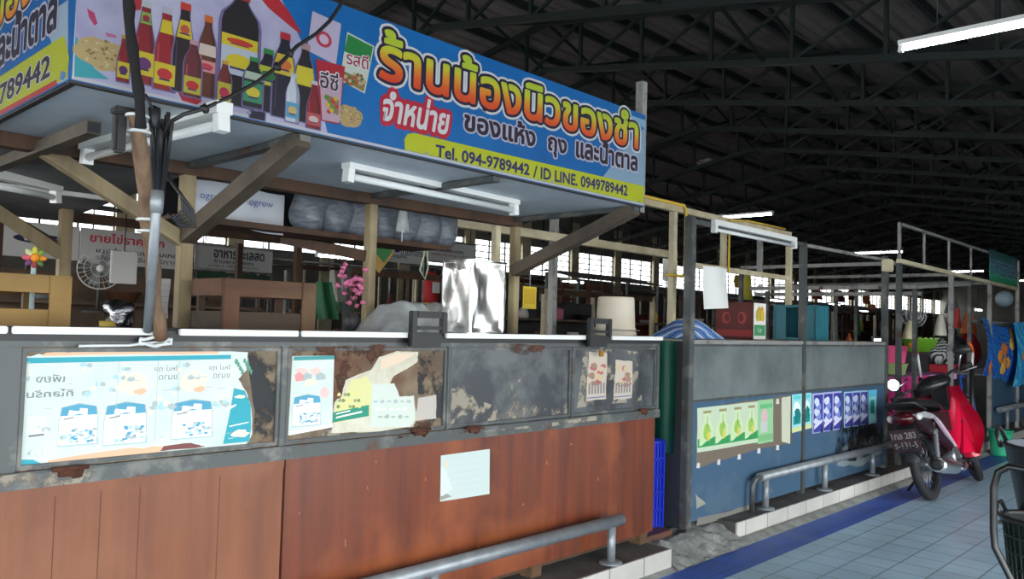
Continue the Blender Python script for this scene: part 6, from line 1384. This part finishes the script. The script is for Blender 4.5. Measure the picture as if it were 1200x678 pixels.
def goods(kind, x, y, z, s, m, lab, grp):
    g = MB()
    if kind == 'box': g.box(x-s*.6, x+s*.6, y-s*.45, y+s*.45, z, z+s*.9, m, bev=.006); g.box(x-s*.62, x+s*.62, y-s*.47, y+s*.47, z+s*.72, z+s*.92, m, bev=.006)
    elif kind == 'jar': g.lathe([(s*.4, 0), (s*.45, s*.06), (s*.45, s*.8), (s*.36, s*.92), (s*.38, s*.94), (s*.38, s*1.1), (0, s*1.1)], (x, y, z), m, 14)
    elif kind == 'bottle': g.lathe([(s*.28, 0), (s*.3, s*.05), (s*.3, s*.8), (s*.12, s*1.15), (s*.12, s*1.4), (0, s*1.4)], (x, y, z), m, 12)
    elif kind == 'sack': g.blob((x, y, z+s*.42), (s*.55, s*.45, s*.55), m, int(x*7+y), .18, 14, -s*.42)
    elif kind == 'basin': g.lathe([(s*.5, 0), (s*.75, s*.5), (s*.78, s*.52), (s*.7, s*.5), (s*.45, s*.04), (0, s*.04)], (x, y, z), m, 18)
    elif kind == 'pot': g.lathe([(s*.5, 0), (s*.55, s*.1), (s*.55, s*.6), (s*.5, s*.64), (s*.2, s*.74), (s*.08, s*.78), (s*.08, s*.84), (0, s*.84)], (x, y, z), m, 18)
    return tag(g.build({'box': 'storage_box', 'jar': 'storage_jar', 'bottle': 'bottle', 'sack': 'sack', 'basin': 'basin', 'pot': 'lidded_pot'}[kind]), lab, {'pot': 'pot'}.get(kind, kind), grp)
KC = [('dark red', (96, 34, 34)), ('orange', (186, 92, 40)), ('brown', (92, 62, 42)), ('white', (196, 194, 188)), ('grey', (104, 106, 108)), ('green', (50, 96, 62)), ('black', (30, 30, 32)), ('yellow', (186, 160, 70)), ('blue', (52, 80, 130)), ('pink', (190, 104, 130))]
KINDS = ['box', 'jar', 'bottle', 'sack', 'basin', 'pot']
rr = random.Random(21)
slate = mat('dull dark board', srgb(112, 90, 72), .8, 0, srgb(70, 58, 50), 4)
sheet_dk = mat('dark roofing sheet', srgb(62, 62, 64), .7, 0, srgb(44, 44, 46), 3)
def back_stall(x, y, w, d, zt, row, i, roof, n_goods, warm):
    t = thing('market_stall', '%s stall from the left in the %s of stalls' % (ORD[i], row), 'market stall', (x+w/2, y, H))
    for px_ in (x, x+w):
        for py_ in (y, y+d): g = MB(); g.box(px_-.025, px_+.025, py_-.025, py_+.025, H, zt, (timber_dark, steel_dark, cream)[(i+int(y)) % 3]); g.build('post', t)
    g = MB(); g.box(x-.05, x+w+.05, y-.02, y+.02, zt-.06, zt, timber_dark); g.build('front_beam', t)
    g = MB(); g.box(x, x+w, y, y+d, .98, 1.02, slate); g.build('counter_top', t)
    g = MB(); g.box(x, x+w, y+.5*d, y+d, 1.36, 1.385, slate); g.build('shelf', t)
    g = MB(); g.box(x, x+w, y-.01, y+.01, .3, .98, slate); g.build('front_board', t)
    if roof: g = MB(); g.prism([(x-.2, y-.4, zt+.0), (x+w+.2, y-.4, zt+.0), (x+w+.2, y+d+.2, zt+.18), (x-.2, y+d+.2, zt+.18)], (0, 0, .015), sheet_dk); g.build('roof_sheet', t)
    if i % 2 == 0: g = MB(); g.box(x, x+w, y+d, y+d+.02, 1.0, min(zt, 1.62), (slate, mat('brick red board', srgb(150, 74, 58), .8), sheet_dk)[i % 3]); g.build('back_board', t)
    for k in range(n_goods):
        kd = KINDS[rr.randrange(6)]; cn, cc = KC[(rr.choice((0, 1, 2, 7, 9)) if warm and rr.random() < .7 else rr.randrange(10))]
        s = rr.uniform(.13, .22); low = k % 2 == 0; xx = x+w*(k+.7)/(n_goods+.4)
        goods(kd, xx, y+(.22 if low else .78)*d, 1.021 if low else 1.386, s, flat(*cc, .6), '%s %s, %s along the %s of the %s stall, %s' % (cn, {'pot': 'lidded pot'}.get(kd, kd), ORD[k//2], 'counter' if low else 'shelf', ORD[i], row), 'goods on the stalls behind')
for i in range(7): back_stall(1.5+2.75*i, 6.0+.06*(i % 3), 2.2, 1.0, 1.98 if i == 0 else 1.72+.05*(i % 2), 'first row', i, i == 0 or i > 3, 7, i > 3)
for i in range(9): back_stall(3.0+3.0*i, 9.6+.05*(i % 3), 2.4, 1.1, 1.95+.08*(i % 3), 'second row', i, i % 2 == 0, 7, i % 2)
for i in range(9): back_stall(5.0+3.4*i, 13.4, 2.7, 1.2, 2.2+.12*(i % 3), 'third row', i, i % 2 == 1, 6, i % 2)
# hanging merchandise and lit tubes in the aisles behind
def hlamp(px, py, Y, half, lab, glow=None):
    p = onY(px, py, Y); t = batten('stall_lamp', lab, (p.x-half, Y, p.z), (p.x+half, Y, p.z), True, 'lit lamps of the stalls behind', .02, .05); hang(t, [p], p.z+.8); return t
hlamp(393, 301, 11.5, .35, 'lit stall tube right of the grey white script sign'); hlamp(671, 330, 12.5, .4, 'lit stall tube left of the white bucket, upper one'); hlamp(645, 331, 15, .22, 'short lit stall tube above the yellow price card')
hlamp(897, 338, 12, .5, 'lit stall tube above the teal crate, upper one'); hlamp(910, 352, 10, .4, 'lit stall tube just above the teal crate'); hlamp(977, 357, 8.2, .35, 'lit stall tube right of the teal crate'); hlamp(1012, 365, 8.4, .3, 'lit stall tube below and right of the one beside the teal crate'); hlamp(1146, 363, 6.8, .4, 'lit stall tube right of the orange hanging bag'); hlamp(1030, 398, 5.6, .3, 'low lit stall tube behind the right end of the blue stall')
warm_e = mat('warm lamp bulb', (1, .8, .6, 1), .4, emit=(1, .72, .45, 1), estr=10)
def bulb(px, py, Y, r, lab):
    p = onY(px, py, Y); t = thing('heat_lamp', lab, 'lamp', p, 'warm lamps over food stalls'); g = MB(); g.lathe([(.03, .12), (.06, .1), (r*1.6, .02), (r*1.7, 0)], p, flat(170, 60, 40), 18, cap=False); g.build('shade', t); g = MB(); g.blob(p+Vector((0, 0, .0)), (r, r, r*.7), warm_e); g.build('bulb', t); g = MB(); g.tube([p+Vector((0, 0, .1)), p+Vector((0, 0, .8))], .006, black, 6); g.build('cord', t)
bulb(642, 366, 9.0, .09, 'warm red shaded lamp below the yellow price card'); bulb(674, 369, 11.0, .07, 'warm red shaded lamp left of the white bucket')
def hcloth(px, py, Y, w, h, m, lab):
    p = onY(px, py, Y); t = thing('hanging_cloth', lab, 'cloth', (p.x, Y, p.z-h/2)); g = MB(); g.grid(lambda u, v: (p.x-w/2+w*u*(1-.25*v), Y+.04*math.sin(12*u+3*v), p.z-h/2+h*v), 16, 8, m); g.build('cloth', t); g = MB(); g.tube([(p.x-.0, Y, p.z+h/2), (p.x, Y, p.z+h/2+.35)], .005, black, 6); g.build('hook', t)
hcloth(1005, 381, 5.2, .16, .34, flat(20, 110, 66), 'green cloth hanging behind the right end of the blue stall')
hcloth(397, 335, 6.6, .2, .3, flat(170, 166, 156), 'pale cloth hanging left of the pink blossom'); hcloth(384, 352, 5.6, .22, .3, flat(24, 90, 52), 'dark green cloth hanging left of the pink blossom, lower one')
for k, (px, py, col, cn) in enumerate(((958, 343, (150, 84, 60), 'brown'), (985, 347, (120, 44, 44), 'dark red'), (1000, 345, (96, 40, 44), 'maroon'), (1016, 350, (170, 96, 50), 'orange brown'), (1024, 362, (190, 120, 60), 'tan'), (868, 330, (176, 150, 40), 'mustard'))):
    hcloth(px, py, 7.4+.3*k, .5, .28, flat(*col, .8), '%s garment hanging in the dark between the blue stall and the tall frame' % cn)
hcloth(877, 336, 6.4, .22, .42, flat(206, 200, 60), 'bright yellow cloth above the dark red carton')
for k, px in enumerate((642, 658, 690, 706)):
    p = onY(px, 350, 8.4+.4*(k % 2)); g = MB(); g.box(p.x-.03, p.x+.03, p.y-.03, p.y+.03, H, p.z+.28, mat('reddish rack timber', srgb(110, 62, 42), .7)); g.box(p.x-.03, p.x+.3, p.y-.02, p.y+.02, p.z-.02, p.z+.02, MATS['reddish rack timber']); g.box(p.x-.03, p.x+.3, p.y-.02, p.y+.02, p.z+.18, p.z+.22, MATS['reddish rack timber'])
    tag(g.build('rack_upright'), 'reddish timber rack upright, %s right of the yellow price card' % ORD[k], 'rack')
# corrugated shelter sheet above the bucket
a = onY(680, 322, 7.2); b = onY(762, 333, 7.2)
g = MB(); g.grid(lambda u, v: (a.x+(b.x+.4-a.x)*u, 7.2+.7*v, a.z-.04+.14*v+(.012 if int(u*40) % 2 else -.012)), 40, 2, steel_pale, False); t = thing('corrugated_awning', 'pale corrugated awning sheet sloping over a stall above the white bucket', 'awning', (a.x, 7.2, H)); g.build('sheet', t)
for x in (a.x+.03, b.x+.3):
    for y, z in ((7.25, a.z-.05), (7.85, a.z+.06)): g = MB(); g.box(x-.02, x+.02, y-.02, y+.02, H, z, steel_dark); g.build('post', t)
